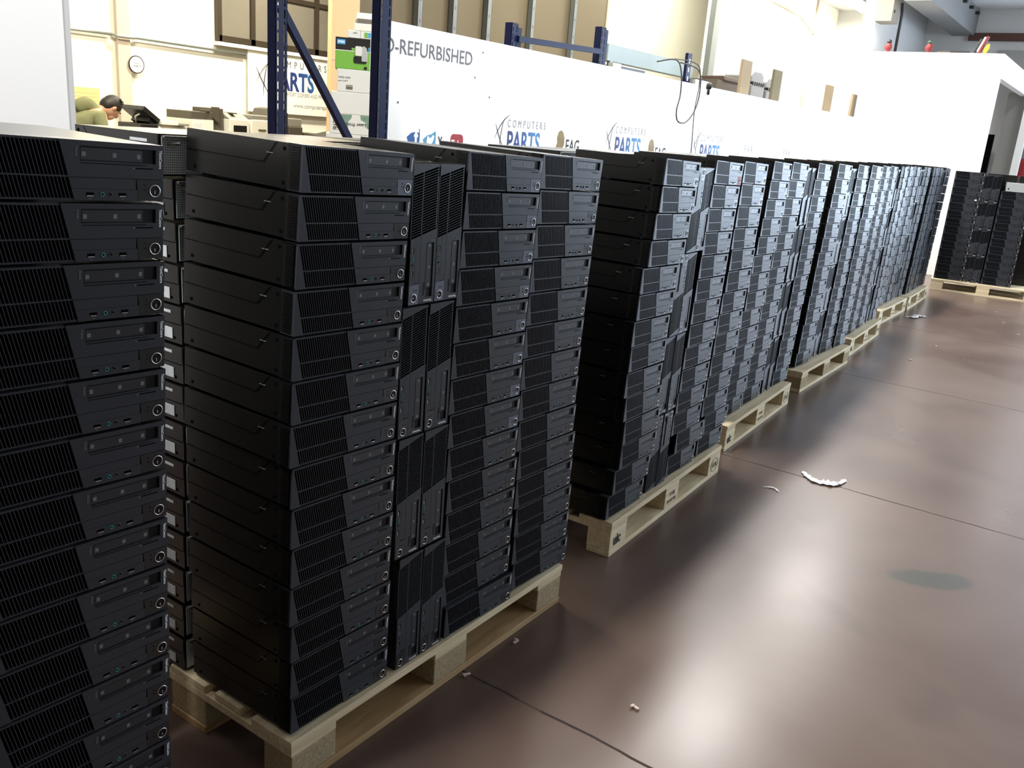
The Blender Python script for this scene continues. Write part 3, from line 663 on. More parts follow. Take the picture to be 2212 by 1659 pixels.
for (x, z), lb in (((8.45, 1.50), 'first'), ((9.75, 1.49), 'second')):
    b = MB(); b.add(text_mb('P A R', .11, 'lightink', .001), wallx(0, 0, 0)); b.add(text_mb('P M', .10, 'lightink', .001), wallx(-.02, 0, -.16)); swoosh(b, -.14, -.05, .12, 0, 'lightink', 'lightink')
    o = b.build('wall_lettering'); o.location = (x, YP, z); tag(o, 'faint %s grey mark low on the far half of the partition' % lb, 'lettering')
# screws on the partition
for x, z in ((2.83, 1.66), (3.62, 2.02), (3.72, 1.75), (3.55, 1.86)):
    b = MB(); b.disc(x, z, .006, YP-.001, YP+.002, 'cable', 8); o = b.build('screw_head'); tag(o, 'small dark screw head on the white partition', 'screw', 'screws in the partition')

# ---------------------------------------------------------------- poster, clock, conduit, pegboard on the back wall
t = thing('wall_banner', 'white company banner with blue lettering on the cream back wall', 'banner', (7.0, 8.93, 1.50))
b = MB(); b.box(0, 2.25, 0, .012, 0, .80, mat('banner_vinyl', (.86, .85, .78), .5)); b.build('panel', t)
b = MB(); b.add(text_mb('PARTS', .345, GP2, .002, bold=.010, sx=.80), Matrix.Identity(4)); b.v = [(vx, -.002-vz, vy) for vx, vy, vz in b.v]; o = b.build('large_lettering', t); o.location = (.40, 0, .33)
b = MB(); b.add(text_mb('COMPUTERS', .13, 'ink', .002, space=1.9, sx=.85), wallx(.40, -.002, .63)); b.build('small_lettering', t)
b = MB(); b.add(text_mb('IMPORT EXPORT COPIERS AND PRINTERS', .075, 'lightink', .002, sx=.80), wallx(.40, -.002, .25)); b.build('small_lettering', t)
b = MB(); b.add(text_mb('www.computersparts.com', .085, 'lightink', .002), wallx(.80, -.002, .10)); b.build('small_lettering', t)
b = MB(); swoosh(b, .26, .42, .32, -.003, 'ink', 'pgrey'); b.build('swoosh_mark', t)
t = thing('wall_clock', 'round white clock with thin dark rim on the back wall', 'clock', (5.34, 8.92, 1.945))
b = MB(); b.disc(0, 0, .095, 0, .03, 'paper', 32); b.build('clock_face', t); b = MB(); b.ring(0, 0, .097, .008, .005, 'pblack', 32); b.build('rim', t)
b = MB(); b.add(text_mb('PARTS', .035, 'ink', .001, align='CENTER'), wallx(0.01, -.002, -.03)); b.add(text_mb('computers', .018, 'ink', .001, align='CENTER'), wallx(0, -.002, .01)); b.build('print', t)
b = MB(); b.tube([(1.5, 8.95, 2.27), (4.5, 8.95, 2.25), (5.05, 8.95, 2.255)], .018, 'zinc'); b.tube([(5.05, 8.95, 2.255), (5.12, 8.90, 2.24), (5.3, 8.90, 2.24), (5.36, 8.95, 2.25), (6.98, 8.95, 2.23)], .018, 'zinc'); tag(b.build('conduit_pipe'), 'grey conduit running along the cream back wall', 'pipe')
b = MB(); b.box(4.25, 4.87, 8.96, 8.985, 1.0, 1.63, mat('yellow_pegboard', (.72, .58, .25), .7))
for i in range(14): b.box(4.27, 4.85, 8.958, 8.96, 1.05+i*.04, 1.053+i*.04, 'darkcream')
tag(b.build('pegboard'), 'yellow slatted pegboard on the wall behind the person', 'board')

# ---------------------------------------------------------------- workbench and printers
t = thing('workbench', 'long pale workbench carrying printers along the back wall', 'bench', (6.0, 7.85, 0))
b = MB(); b.box(-1.65, 1.75, -.40, .40, .98, 1.02, 'bench'); b.build('worktop', t)
for x in (-1.6, 0, 1.7):
    for y in (-.36, .36): b = MB(); b.box(x-.025, x+.025, y-.025, y+.025, 0, .98, 'zinc'); b.build('leg', t)
ZB = 1.021
def printer(name, x0, x1, z1, label, style):
    wd = x1-x0; h = z1-ZB; t = thing(name, label, 'printer', ((x0+x1)/2, 7.80, ZB), (0, 0, 0), 'printers on the workbench')
    a = wd/2-.008
    if style == 'flat':
        b = MB(); b.prismx([(-.25, 0), (.25, 0), (.25, h*.85), (-.15, h*.85), (-.25, h*.6)], -a, a, 'pwhite'); b.build('body', t, .006)
        b = MB(); b.box(-a, a*.2, -.24, .24, h*.86, h, 'pwhite'); b.box(a*.2, a, -.24, .2, h*.86, h*.95, 'pgrey'); b.build('scanner_lid', t, .008)
        b = MB(); b.box(a*.45, a*.95, -.256, -.25, h*.35, h*.6, 'pdark'); b.build('control_panel', t)
    elif style == 'open':
        b = MB(); b.box(-a, a, -.22, .22, 0, h, 'pblack'); b.build('body', t, .01)
        b = MB(); m_ = Matrix.Translation((a, 0, h)) @ Matrix.Rotation(.62, 4, 'Y') @ Matrix.Translation((-a*2.15, 0, 0)); b.box(0, a*2.3, -.2, .2, .02, .07, 'pblack', m_); b.box(a*1.3, a*2.3, -.16, .16, -.03, .02, 'pblack', m_); b.build('open_lid', t, .006)
        b = MB(); b.tube([(-.08, -.1, h), (-.09, -.1, h+.07), (-.03, -.1, h+.10)], .012, 'pgrey'); b.build('hinge_arm', t)
    elif style == 'band':
        b = MB(); b.box(-a, a, -.24, .24, 0, h*.78, 'pwhite'); b.box(-a*.95, -a*.1, -.243, -.24, h*.5, h*.7, 'boxwhite'); b.build('body', t, .006)
        b = MB(); b.box(-a, a, -.23, .24, h*.78, h*.97, 'pdark'); b.box(a*.4, a*.75, -.24, -.1, h*.97, h*1.03, 'pdark'); b.build('scanner_lid', t, .006)
    elif style == 'brown':
        b = MB(); b.box(-a, a, -.2, .2, 0, h*.42, 'pgrey'); b.box(-a*.7, -a*.1, -.203, -.2, h*.2, h*.3, 'pdark'); b.build('body', t, .005)
        b = MB(); b.box(-a*.9, a, -.16, .2, h*.42, h*.97, 'pdark'); b.prism([(-a*1.0, h*.75), (a*.1, h*.62), (a*.1, h*1.0), (-a*1.0, h*1.0)], -.2, -.16, 'pdark'); b.build('document_feeder', t, .008)
    elif style == 'slot':
        b = MB(); b.box(-a, a, -.24, .24, 0, h*.85, 'pwhite'); b.prismx([(-.24, h*.85), (.24, h*.85), (.24, h), (-.1, h)], -a, a, 'pgrey'); b.build('body', t, .008)
        b = MB(); b.box(-a*.62, a*.70, -.245, -.235, h*.40, h*.70, 'pblack'); b.build('output_slot', t)
        b = MB(); b.box(-a*.5, -a*.05, -.20, .02, h*.98, h*1.01, 'pdark'); b.build('display', t)
    elif style == 'plain':
        b = MB(); b.box(-a, a, -.24, .24, 0, h*.88, 'pwhite'); b.build('body', t, .008); b = MB(); b.box(-a, a, -.23, .24, h*.88, h, 'pgrey'); b.build('top_cover', t, .01)
        b = MB(); b.box(-.05, .06, -.25, -.24, h*.60, h*.64, 'pdark'); b.build('handle', t)
    elif style == 'tower':
        b = MB(); b.box(-a, a, -.24, .24, 0, h*.40, 'pgrey'); b.box(-a*.1, a*.9, -.243, -.24, h*.12, h*.28, 'pdark'); b.build('body', t, .008)
        b = MB(); b.prism([(-a, h*.62), (-a*.35, h*.40), (a*.05, h*.40), (a*.1, h*.9), (-a*.2, h), (-a*.65, h*.97)], -.2, .24, 'pdark'); b.build('side_unit', t, .01)
        b = MB(); b.box(a*.1, a, -.2, .24, h*.62, h*.80, 'pgrey'); b.box(a*.1, a, -.22, .2, h*.40, h*.62, 'pdark'); b.build('scanner_lid', t, .008)
    elif style == 'scrap':
        for k, (xx, ang, hh) in enumerate(((-.2, .15, .8), (.02, -.2, .95), (.2, .12, .85))):
            b = MB(); m_ = Matrix.Translation((xx, 0, h*hh*.5)) @ Matrix.Rotation(ang, 4, 'Y'); b.box(-.13, .13, -.2, .2, -h*hh*.35, h*hh*.42, 'pdark' if k % 2 == 0 else 'pgrey', m_); b.build('body_panel', t, .006)
    return t
printer('copier', 4.50, 4.72, 1.30, 'black copier with its lid swung open, beside the person', 'open')
printer('flatbed_printer', 4.74, 5.10, 1.345, 'low off-white flatbed printer right of the open black copier', 'flat')
printer('multifunction_printer', 5.12, 5.42, 1.48, 'off-white printer with a dark brown lid band', 'band')
printer('multifunction_printer', 5.43, 5.62, 1.53, 'brown-grey printer with raised document feeder, between two white ones', 'brown')
printer('laser_printer', 5.63, 5.93, 1.475, 'off-white laser printer with a black output slot', 'slot')
printer('laser_printer', 5.95, 6.26, 1.47, 'plain off-white laser printer with a grey top, left of the blue post', 'plain')
printer('multifunction_printer', 6.28, 6.78, 1.57, 'dark multifunction printer with curved side unit beside the blue post', 'tower')
printer('broken_printer', 6.85, 7.45, 1.37, 'heap of low dark printer parts below the banner', 'scrap')

# ---------------------------------------------------------------- person bending over at the bench
def skinned(name, pts, edges, radii, m, parent=None, sub=2, root=0):
    me = bpy.data.meshes.new(name); me.from_pydata(pts, edges, []); me.materials.append(M[m]); o = bpy.data.objects.new(name, me); col.objects.link(o)
    if parent: o.parent = parent
    s = o.modifiers.new('skin', 'SKIN'); s.use_smooth_shade = True
    lay = me.skin_vertices[0].data if me.skin_vertices else None
    for i, r in enumerate(radii): lay[i].radius = (r, r) if not isinstance(r, tuple) else r
    lay[root].use_root = True
    sb = o.modifiers.new('sub', 'SUBSURF'); sb.levels = sub; sb.render_levels = sub
    return o
def ensure_skin(): pass
person = thing('person', 'person in an olive hooded sweatshirt bending over, head down, by the back wall', 'person', (3.72, 7.5, 0))
def skin_obj(name, chains, m, parent, sub=2):
    """chains: list of lists of (point, radius); first chain starts at the root; later chains name the joint they start from by index"""
    pts, rad, edges = [], [], []
    for start, ch in chains:
        prev = start
        for p, r in ch:
            pts.append(p); rad.append(r); k = len(pts)-1
            if prev is not None: edges.append((prev, k))
            prev = k
    me = bpy.data.meshes.new(name); me.from_pydata(pts, edges, []); me.materials.append(M[m]); o = bpy.data.objects.new(name, me); col.objects.link(o); o.parent = parent
    s = o.modifiers.new('skin', 'SKIN'); s.use_smooth_shade = True
    if me.skin_vertices:
        for i, r in enumerate(rad): me.skin_vertices[0].data[i].radius = r if isinstance(r, tuple) else (r, r)
        me.skin_vertices[0].data[0].use_root = True
    sb = o.modifiers.new('sub', 'SUBSURF'); sb.levels = sub; sb.render_levels = sub
    return o
# body: pelvis, spine, neck, legs, arms, in person space (x = facing direction)
body = skin_obj('body', [
    (None, [((-.12, 0, .92), .13), ((-.06, 0, 1.06), .13), ((.05, 0, 1.21), .15), ((.17, 0, 1.34), .13), ((.28, 0, 1.41), .055), ((.345, 0, 1.43), .055)]),
    (0, [((-.12, .10, .86), .10), ((-.07, .12, .50), .068), ((-.10, .13, .10), .045), ((.03, .13, .04), .04), ((.12, .14, .03), .03)]),
    (0, [((-.12, -.10, .86), .10), ((-.07, -.12, .50), .068), ((-.10, -.13, .10), .045), ((.03, -.13, .04), .04), ((.12, -.14, .03), .03)]),
    (3, [((.16, .17, 1.34), .065), ((.20, .24, 1.10), .048), ((.42, .20, 1.05), .036), ((.50, .18, 1.04), .030)]),
    (3, [((.16, -.17, 1.34), .065), ((.20, -.24, 1.10), .048), ((.42, -.20, 1.05), .036), ((.50, -.18, 1.04), .030)])], 'skin', person)
hoodie = skin_obj('sweatshirt', [
    (None, [((-.12, 0, .90), .15), ((-.06, 0, 1.05), .15), ((.05, 0, 1.21), .17), ((.16, 0, 1.345), .145), ((.24, 0, 1.40), .075)]),
    (3, [((.155, .18, 1.34), .085), ((.195, .25, 1.10), .062), ((.41, .205, 1.05), .047)]),
    (3, [((.155, -.18, 1.34), .085), ((.195, -.25, 1.10), .062), ((.41, -.205, 1.05), .047)]),
    (4, [((.17, 0, 1.475), (.05, .09)), ((.08, 0, 1.455), (.045, .085)), ((.02, 0, 1.40), (.03, .06))])], 'hoodie', person)
skin_obj('trousers', [
    (None, [((-.12, 0, .90), .145), ((-.12, .105, .84), .115), ((-.07, .12, .50), .082), ((-.10, .13, .10), .065)]),
    (0, [((-.12, -.105, .84), .115), ((-.07, -.12, .50), .082), ((-.10, -.13, .10), .065)])], 'jeans', person)
def ell(b, c, r, m, rot=None, n=18, k=12, cut=None):
    vs, fs = [], []
    for i in range(k+1):
        ph = PI*i/k
        for j in range(n):
            a = 2*PI*j/n; v = Vector((r[0]*math.sin(ph)*math.cos(a), r[1]*math.sin(ph)*math.sin(a), r[2]*math.cos(ph)))
            if rot: v = rot @ v
            vs.append(v+Vector(c))
    for i in range(k if cut is None else cut):
        for j in range(n): fs.append((i*n+j, (i+1)*n+j, (i+1)*n+(j+1) % n, i*n+(j+1) % n))
    b.raw(vs, fs, m, True)
HR = Matrix.Rotation(.95, 3, 'Y')           # head pitched down, face towards +x and the bench
hc = Vector((.405, 0, 1.445))
def hp(x, y, z): return hc + HR @ Vector((x, y, z))
b = MB(); ell(b, hc, (.095, .076, .115), 'skin', HR); ell(b, hp(.055, 0, -.06), (.045, .05, .05), 'skin', HR); ell(b, hp(.100, 0, -.005), (.020, .014, .026), 'skin', HR); ell(b, hp(.0, .076, -.005), (.018, .010, .028), 'skin', HR); ell(b, hp(.0, -.076, -.005), (.018, .010, .028), 'skin', HR)
b.build('head', person)
b = MB()
for sgn in (-1, 1): ell(b, hp(.082, sgn*.030, .018), (.010, .013, .008), 'pwhite', HR, 10, 6); ell(b, hp(.090, sgn*.030, .018), (.004, .006, .006), 'hair', HR, 8, 5); ell(b, hp(.088, sgn*.030, .036), (.008, .020, .005), 'hair', HR, 8, 5)
b.build('eyes', person)
b = MB(); ell(b, hp(.086, 0, -.055), (.010, .024, .006), mat('lips', (.35, .12, .09), .5), HR, 10, 6); b.build('mouth', person)
b = MB(); ell(b, hp(-.014, 0, .022), (.100, .084, .112), 'hair', HR, 22, 14, cut=8); ell(b, hp(-.045, 0, -.01), (.070, .080, .080), 'hair', HR)
for i in range(40):
    a = random.uniform(-2.2, 2.2); q = hp(.05*math.cos(a)-.015, .06*math.sin(a), .105+random.uniform(-.01, .01)); b.tube([q, q + HR @ Vector((.014, random.uniform(-.02, .02), .006))], .006, 'hair', 5)
b.build('hair', person)
for sgn in (-1, 1):
    base = Vector((.52, sgn*.175, 1.04)); ch = [(None, [(tuple(base - Vector((.03, 0, 0))), .024), (tuple(base + Vector((.03, 0, -.005))), (.03, .014))])]
    for f in range(4):
        o_ = base + Vector((.045, (f-1.5)*.018, -.005)); ln = (.055, .065, .06, .045)[f]
        ch.append((1, [(tuple(o_), .009), (tuple(o_+Vector((ln*.6, 0, -.006))), .008), (tuple(o_+Vector((ln, 0, -.02))), .007)]))
    ch.append((0, [(tuple(base + Vector((.0, -sgn*.035, 0))), .010), (tuple(base + Vector((.035, -sgn*.05, -.01))), .008)]))
    skin_obj('hand', ch, 'skin', person, 1)
b = MB(); b.box(3.98, 4.33, 7.2, 7.95, .98, 1.0, 'bench')
for x in (4.0, 4.29):
    for y in (7.22, 7.92): b.box(x, x+.03, y-.015, y+.015, 0, .98, 'zinc')
tag(b.build('small_table'), 'small pale work table under the hands of the person', 'table')

# ---------------------------------------------------------------- blue racking
def post(b, x, y, z1, wd=.075, dp=.06):
    for x0, x1 in ((0, .012), (.020, wd-.020), (wd-.012, wd)): b.box(x+x0, x+x1, y, y+.003, 0, z1, 'blue')
    z = 0
    while z < z1:
        for x0 in (.012, wd-.020): b.box(x+x0, x+x0+.008, y, y+.003, z, min(z+.014, z1), 'blue')
        z += .055
    b.box(x, x+.003, y, y+dp, 0, z1, 'blue'); b.box(x+wd-.003, x+wd, y, y+.018, 0, z1, 'blue')
    b.box(x-.02, x+wd+.02, y-.02, y+dp+.02, 0, .005, 'blue')
t = thing('pallet_rack', 'tall blue slotted rack frame with a diagonal brace left of the partition', 'rack', (0, 0, 0))
for x, wd_ in ((1.852, .073), (2.572, .092)):
    b = MB(); post(b, x, 2.27, 3.3, wd_); b.build('upright_post', t)
def brace(x0, z0, x1, z1):
    b = MB(); vv = Vector((x1-x0, 0, z1-z0)); ang = math.atan2(vv.z, vv.x); m_ = Matrix.Translation((x0, 2.282, z0)) @ Matrix.Rotation(-ang, 4, 'Y'); b.box(0, vv.length, 0, .03, -.021, .021, 'blue', m_); b.build('diagonal_brace', t, .003)
brace(1.895, 2.06, 2.47, 1.33); brace(2.56, 1.24, 1.90, .55)
b = MB(); b.box(1.92, 2.575, 2.28, 2.31, .18, .22, 'blue'); b.build('horizontal_tie', t)
t = thing('pallet_rack', 'low blue rack frame with a top beam rising above the partition', 'rack', (0, 0, 0))
for x in (4.13, 5.36):
    b = MB(); post(b, x, 2.50, 2.27 if x < 5 else 2.40, .075); b.box(x+.075, x+.15, 2.52, 2.56, 0, 2.25 if x < 5 else 2.39, 'blue'); b.build('upright_post', t)
b = MB(); b.prismx([(2.48, 2.150), (2.50, 2.150), (2.50, 2.190), (2.48, 2.190)], 4.2, 5.37, 'blue')
b.v = [(x, y, z+(x-4.2)*.035) for x, y, z in b.v]; b.build('cross_beam', t)
b = MB(); b.box(7.04, 7.13, 2.5, 2.53, 0, 2.38, 'blue')
for k in range(4): b.box(7.075, 7.095, 2.498, 2.5, 2.05+k*.08, 2.09+k*.08, 'paper')
tag(b.build('rack_post'), 'short blue rack post tip behind the hanging cables', 'post')
b = MB(); b.box(6.72, 8.72, 3.2, 3.26, 2.27, 2.42, 'tray'); b.box(6.72, 8.72, 3.2, 3.30, 2.265, 2.27, 'tray')
for x in (6.8, 8.55): b.box(x, x+.05, 3.21, 3.25, 0, 2.265, 'zinc')
tag(b.build('shelf_beam'), 'pale zinc horizontal beam above the partition behind the cables', 'beam')
b = MB(); b.box(6.55, 7.15, 3.0, 3.12, 2.12, 2.21, 'pblack'); b.box(6.40, 6.56, 2.95, 3.0, 2.13, 2.22, 'zinc'); b.box(6.6, 6.65, 3.0, 3.1, 0, 2.13, 'zinc'); b.box(7.0, 7.05, 3.0, 3.1, 0, 2.13, 'zinc'); tag(b.build('equipment_case'), 'dark equipment case under the pale beam at the partition top', 'case')

# hanging cables over the partition
def smooth(pts, n=8):
    P = [Vector(p) for p in pts]; P = [P[0]] + P + [P[-1]]; out = []
    for i in range(1, len(P)-2):
        for k in range(n):
            t_ = k/n; a, b_, c_, d_ = P[i-1], P[i], P[i+1], P[i+2]
            out.append(0.5*((2*b_)+(-a+c_)*t_+(2*a-5*b_+4*c_-d_)*t_*t_+(-a+3*b_-3*c_+d_)*t_**3))
    out.append(P[-2]); return out
Yc = 2.325
b = MB(); b.tube(smooth([(6.30, 2.45, 2.23), (6.42, Yc, 2.26), (6.56, Yc, 2.17), (6.60, Yc, 1.98), (6.56, Yc, 1.83), (6.62, Yc, 1.74), (6.80, Yc, 1.745), (6.97, Yc, 1.87), (7.02, Yc, 2.05), (6.93, Yc, 2.22), (6.78, 2.45, 2.27)]), .007, 'cable'); tag(b.build('hanging_cable'), 'thick grey cable hanging in a wide loop over the partition', 'cable')
b = MB(); b.tube(smooth([(6.66, 2.45, 2.29), (6.84, 2.30, 2.26), (6.93, 2.30, 2.10), (6.90, 2.30, 1.85), (6.93, 2.30, 1.60), (6.95, 2.30, 1.42)]), .005, 'cable'); tag(b.build('hanging_cable'), 'straight grey cable hanging down through the loop on the partition', 'cable')
b = MB(); b.tube(smooth([(7.22, Yc, 2.07), (7.20, Yc, 1.95), (7.12, Yc, 1.75), (7.10, Yc, 1.42)]), .003, 'thin'); tag(b.build('hanging_cable'), 'thin pale cable hanging below the black plug on the partition', 'cable')
b = MB(); ell(b, (7.235, 2.33, 2.10), (.03, .03, .035), 'plug'); b.tube([(7.235, 2.33, 2.10), (7.22, Yc, 2.02)], .014, 'plug'); tag(b.build('black_plug'), 'black plug hanging at the foot of the zinc post', 'plug')
b = MB(); b.box(7.10, 7.42, 2.42, 2.48, 2.08, 2.15, 'zinc'); b.box(7.2, 7.25, 2.42, 2.46, 0, 2.08, 'zinc'); tag(b.build('wall_bracket'), 'short zinc bracket at the foot of the tall post', 'bracket')

# boxes stacked on a rack shelf
t = thing('shelf_unit', 'shelf stand carrying the stacked boxes beside the blue rack', 'shelf', (3.25, 3.15, 0), (0, 0, -.775))
b = MB(); b.box(-.22, .28, -.02, .42, 1.10, 1.135, 'boxwhite'); b.build('shelf_board', t)
for x in (-.19, .25):
    for y in (.01, .39): b = MB(); b.box(x-.02, x+.02, y-.02, y+.02, 0, 1.10, 'zinc'); b.build('leg', t)
def carton(x0, x1, z0, z1, y, d, label, m='boxwhite'):
    t = thing('cardboard_box', label, 'box', (3.25+.714*(x0+x1)/2, 3.15-.70*(x0+x1)/2, z0), (0, 0, -.775), 'boxes stacked beside the blue rack')
    b = MB(); a = (x1-x0)/2; b.box(-a, a, 0, d, 0, z1-z0, m); b.build('carton', t, .003); return t, a, z1-z0
t, a, h = carton(-.17, .23, 1.136, 1.437, 3.2, .4, 'plain white box at the bottom of the box pile')
t, a, h = carton(-.148, .20, 1.438, 1.568, 3.2, .38, 'white box with red and green print upside down')
b = MB(); bb = MB(); bb.add(text_mb('FRAGILE', .055, 'redprint', .001, bold=.001), Matrix.Identity(4)); bb.v = [(-a+.055-vy*.8, -.001, .025+vx*.42) for vx, vy, vz in bb.v]; bb.build('lettering', t)
bb = MB(); bb.add(text_mb('Laser Printer', .030, 'ink', .001, bold=.0006), Matrix.Rotation(PI, 4, 'Z')); bb.v = [(vx+.07, -.001, vy+.075) for vx, vy, vz in bb.v]; bb.build('lettering', t)
bb = MB(); bb.add(text_mb('GII', .042, 'redprint', .001, bold=.002), Matrix.Rotation(PI, 4, 'Z')); bb.v = [(vx+.145, -.001, vy+.095) for vx, vy, vz in bb.v]; bb.build('lettering', t)
bb = MB()
for cx in (-.07, .075):
    bb.prism([(cx-.045, .129), (cx-.04, .10), (cx-.01, .085), (cx+.0, .05), (cx+.02, .04), (cx+.02, .085), (cx+.04, .105), (cx+.045, .129)], -.0008, 0, 'leafgreen')
bb.build('printed_leaf', t)
t, a, h = carton(-.142, .19, 1.569, 1.713, 3.205, .37, 'plain white box under the labelled box')
t, a, h = carton(-.104, .126, 1.714, 1.858, 3.21, .22, 'white box with a small barcode label, under the green printer box')
bb = MB(); bb.add(text_mb('MOD 4200', .017, 'ink', .001), wallx(-a+.01, -.001, .085)); bb.add(text_mb('part no 0417', .012, 'ink', .001), wallx(-a+.01, -.001, .065)); bb.build('lettering', t)
bb = MB(); bb.box(-.055, -.01, -.001, 0, .015, .045, 'pgrey'); [bb.box(-.052+i*.004, -.050+i*.004, -.0015, -.001, .018, .032, 'pblack') for i in range(10)]; bb.build('barcode_label', t)
t, a, h = carton(-.118, .118, 1.859, 2.055, 3.205, .22, 'green and black label printer box near the top of the pile', 'green')
bb = MB(); bb.box(-a, a, -.001, 0, .115, h, 'pblack'); bb.box(-a, a, -.0015, -.001, .113, .117, 'paper'); bb.box(a-.008, a-.005, -.002, -.001, 0, h, 'paper'); bb.box(-a+.010, -a+.064, -.002, -.001, .152, .182, 'boxblue'); bb.build('printed_panel', t)
bb = MB(); bb.add(text_mb('DYMO', .018, 'white', .001, bold=.0008, sx=.8), wallx(-a+.016, -.0025, .161)); bb.build('lettering', t)
bb = MB(); rrect(bb, .002, .088, .040, .085, .012, -.003, -.001, 'pblack'); bb.prism([(.055, .055), (.092, .055), (.096, .10), (.085, .14), (.068, .152), (.052, .14)], -.004, -.001, 'silver'); rrect(bb, .012, .056, .088, .148, .008, -.005, -.001, 'boxwhite'); bb.box(-.012, .010, -.002, -.001, .12, .135, 'green'); bb.box(.097, .106, -.002, -.001, .115, .145, 'boxblue'); bb.build('printed_picture', t)
bb = MB(); bb.box(.072, .092, -.002, -.001, .004, .022, 'pblack'); bb.build('printed_mark', t)
t, a, h = carton(-.04, .042, 2.056, 2.103, 3.21, .16, 'small flat white box, left one on top of the green box')
bb = MB(); bb.box(-.005, .02, -.001, 0, .028, .036, 'pgrey'); bb.build('label', t)
t, a, h = carton(.043, .118, 2.056, 2.103, 3.21, .16, 'small white and green box, right one on top of the green box')
bb = MB(); bb.box(-.012, .012, -.001, 0, .008, .040, 'green'); bb.box(.014, .032, -.001, 0, .008, .040, 'boxblue'); bb.build('label', t)
t, a, h = carton(.0, .16, 2.104, 2.150, 3.215, .16, 'open cream box with raised flaps on top of the pile', 'pwhite')
bb = MB(); bb.prismx([(.01, h), (.14, h), (.12, h+.035), (.04, h+.035)], -a+.01, a-.01, 'pdark'); bb.build('packed_item', t, .01)
bb = MB(); bb.raw([(-a+.01, .16, h), (a, .16, h), (a, .18, h+.085), (-a+.02, .18, h+.085), (-a+.01, .162, h), (a, .162, h), (a, .182, h+.085), (-a+.02, .182, h+.085)], [(0, 1, 2, 3), (7, 6, 5, 4), (0, 4, 5, 1), (3, 2, 6, 7), (0, 3, 7, 4), (1, 5, 6, 2)], 'boxwhite'); bb.build('flap', t)
b = MB(); b.box(4.66, 5.0, 4.85, 4.90, 0, 3.6, 'cardboard'); b.box(4.655, 5.0, 4.845, 4.85, 2.03, 2.035, 'darkcream'); tag(b.build('cardboard_sheet'), 'tall upright cardboard sheet leaning at the end of the stud wall', 'board')

# ---------------------------------------------------------------- things above the partition, right half
for x0, x1, z1, m, lb in ((8.30, 8.57, 2.455, 'strip', 'light tan upright board beside the brown carton'), (9.30, 9.57, 2.445, 'olive', 'darker olive upright board right of the grey machines'),
                          (11.40, 11.70, 2.445, 'strip', 'light tan upright board, left of the far pair'), (12.70, 12.97, 2.42, 'strip', 'light tan upright board, right of the far pair')):
    b = MB(); b.box(x0, x1, 2.44, 2.47, 0, z1, m); tag(b.build('upright_board'), lb + ' above the partition', 'board', 'upright boards behind the partition')
t = thing('brown_carton', 'dark brown carton with open flap above the partition', 'box', (8.80, 2.9, 1.9))
b = MB(); b.box(-.05, .65, 0, .4, 0, .375, 'browncard'); b.build('carton', t); b = MB(); b.prismx([(-.02, .375), (.25, .375), (.30, .42), (.0, .43)], .12, .65, mat('open_flap', (.05, .028, .018), .8)); b.build('flap', t, .01)
b = MB(); b.box(8.6, 11.0, 2.75, 3.5, 1.86, 1.9, 'tray'); [b.box(x, x+.05, y, y+.05, 0, 1.86, 'zinc') for x in (8.65, 10.9) for y in (2.78, 3.42)]; tag(b.build('storage_shelf'), 'high shelf behind the partition carrying the carton and grey machines', 'shelf')
for x, s, lb in ((9.93, 1.0, 'left'), (10.45, .93, 'right')):
    t = thing('grey_machine', 'light grey machine with a toothed black seam, %s of the pair above the partition' % lb, 'machine', (x, 2.85, 1.901))
    b = MB(); b.box(-.23*s, .22*s, 0, .4, .0, .40*s, 'machinegrey'); b.build('lower_body', t, .015)
    b = MB(); b.prism([(-.22*s, .415*s), (.22*s, .415*s), (.21*s, .52*s), (.12*s, .565*s), (-.12*s, .56*s), (-.22*s, .50*s)], .02, .38, 'machinegrey'); b.build('upper_body', t, .02)
    b = MB()
    for k in range(6): b.box((-.21+k*.07)*s, (-.17+k*.07)*s, -.01, .02, .395*s, .43*s, 'pblack')
    b.box(-.21*s, .21*s, 0.01, .03, .40*s, .415*s, 'pblack'); b.build('toothed_seam', t)
    b = MB(); b.box(-.22*s, -.13*s, -.012, .01, .16, .26, 'pblack'); b.box(-.04*s, .12*s, -.012, .01, .16, .26, 'pblack'); b.build('display', t)
# things on top of the far white block
def blob_item(y, lb, ms, rx=.05):
    t = thing('red_ornament', lb, 'ornament', (12.66, y, 3.001))
    b = MB(); ell(b, (0, 0, .065), (.04, .045, .065), ms[0]); ell(b, (0, .035, .06), (.02, .02, .035), ms[0]); b.build('body', t); b = MB(); ell(b, (0, 0, .135), (.032, .034, .032), ms[1]); b.build('cap', t)
blob_item(2.06, 'small red figure with a dark cap, left one on the far white block', ('redprint', 'plug'))
blob_item(1.52, 'small red figure with a dark cap, middle one on the far white block', ('redprint', 'screen'))
t = thing('striped_ornament', 'red, blue and yellow leaning ornament on the far white block', 'ornament', (12.66, .90, 3.001), (.35, 0, 0))
b = MB(); b.box(-.03, .03, -.03, .0, 0, .24, 'redprint'); b.box(-.03, .03, 0, .025, .02, .22, 'paper'); b.box(-.03, .03, .025, .06, 0, .18, 'plug'); b.build('striped_body', t, .01); b = MB(); ell(b, (0, -.07, .09), (.025, .03, .07), mat('yellow_plastic', (.7, .45, .03), .5)); b.build('yellow_part', t)
b = MB(); b.box(12.63, 12.69, 1.0, 1.24, 3.001, 3.03, 'pblack'); b.box(12.64, 12.68, 1.24, 1.40, 3.001, 3.022, 'browncard'); tag(b.build('dark_tray'), 'low dark tray lying on the far white block', 'tray')
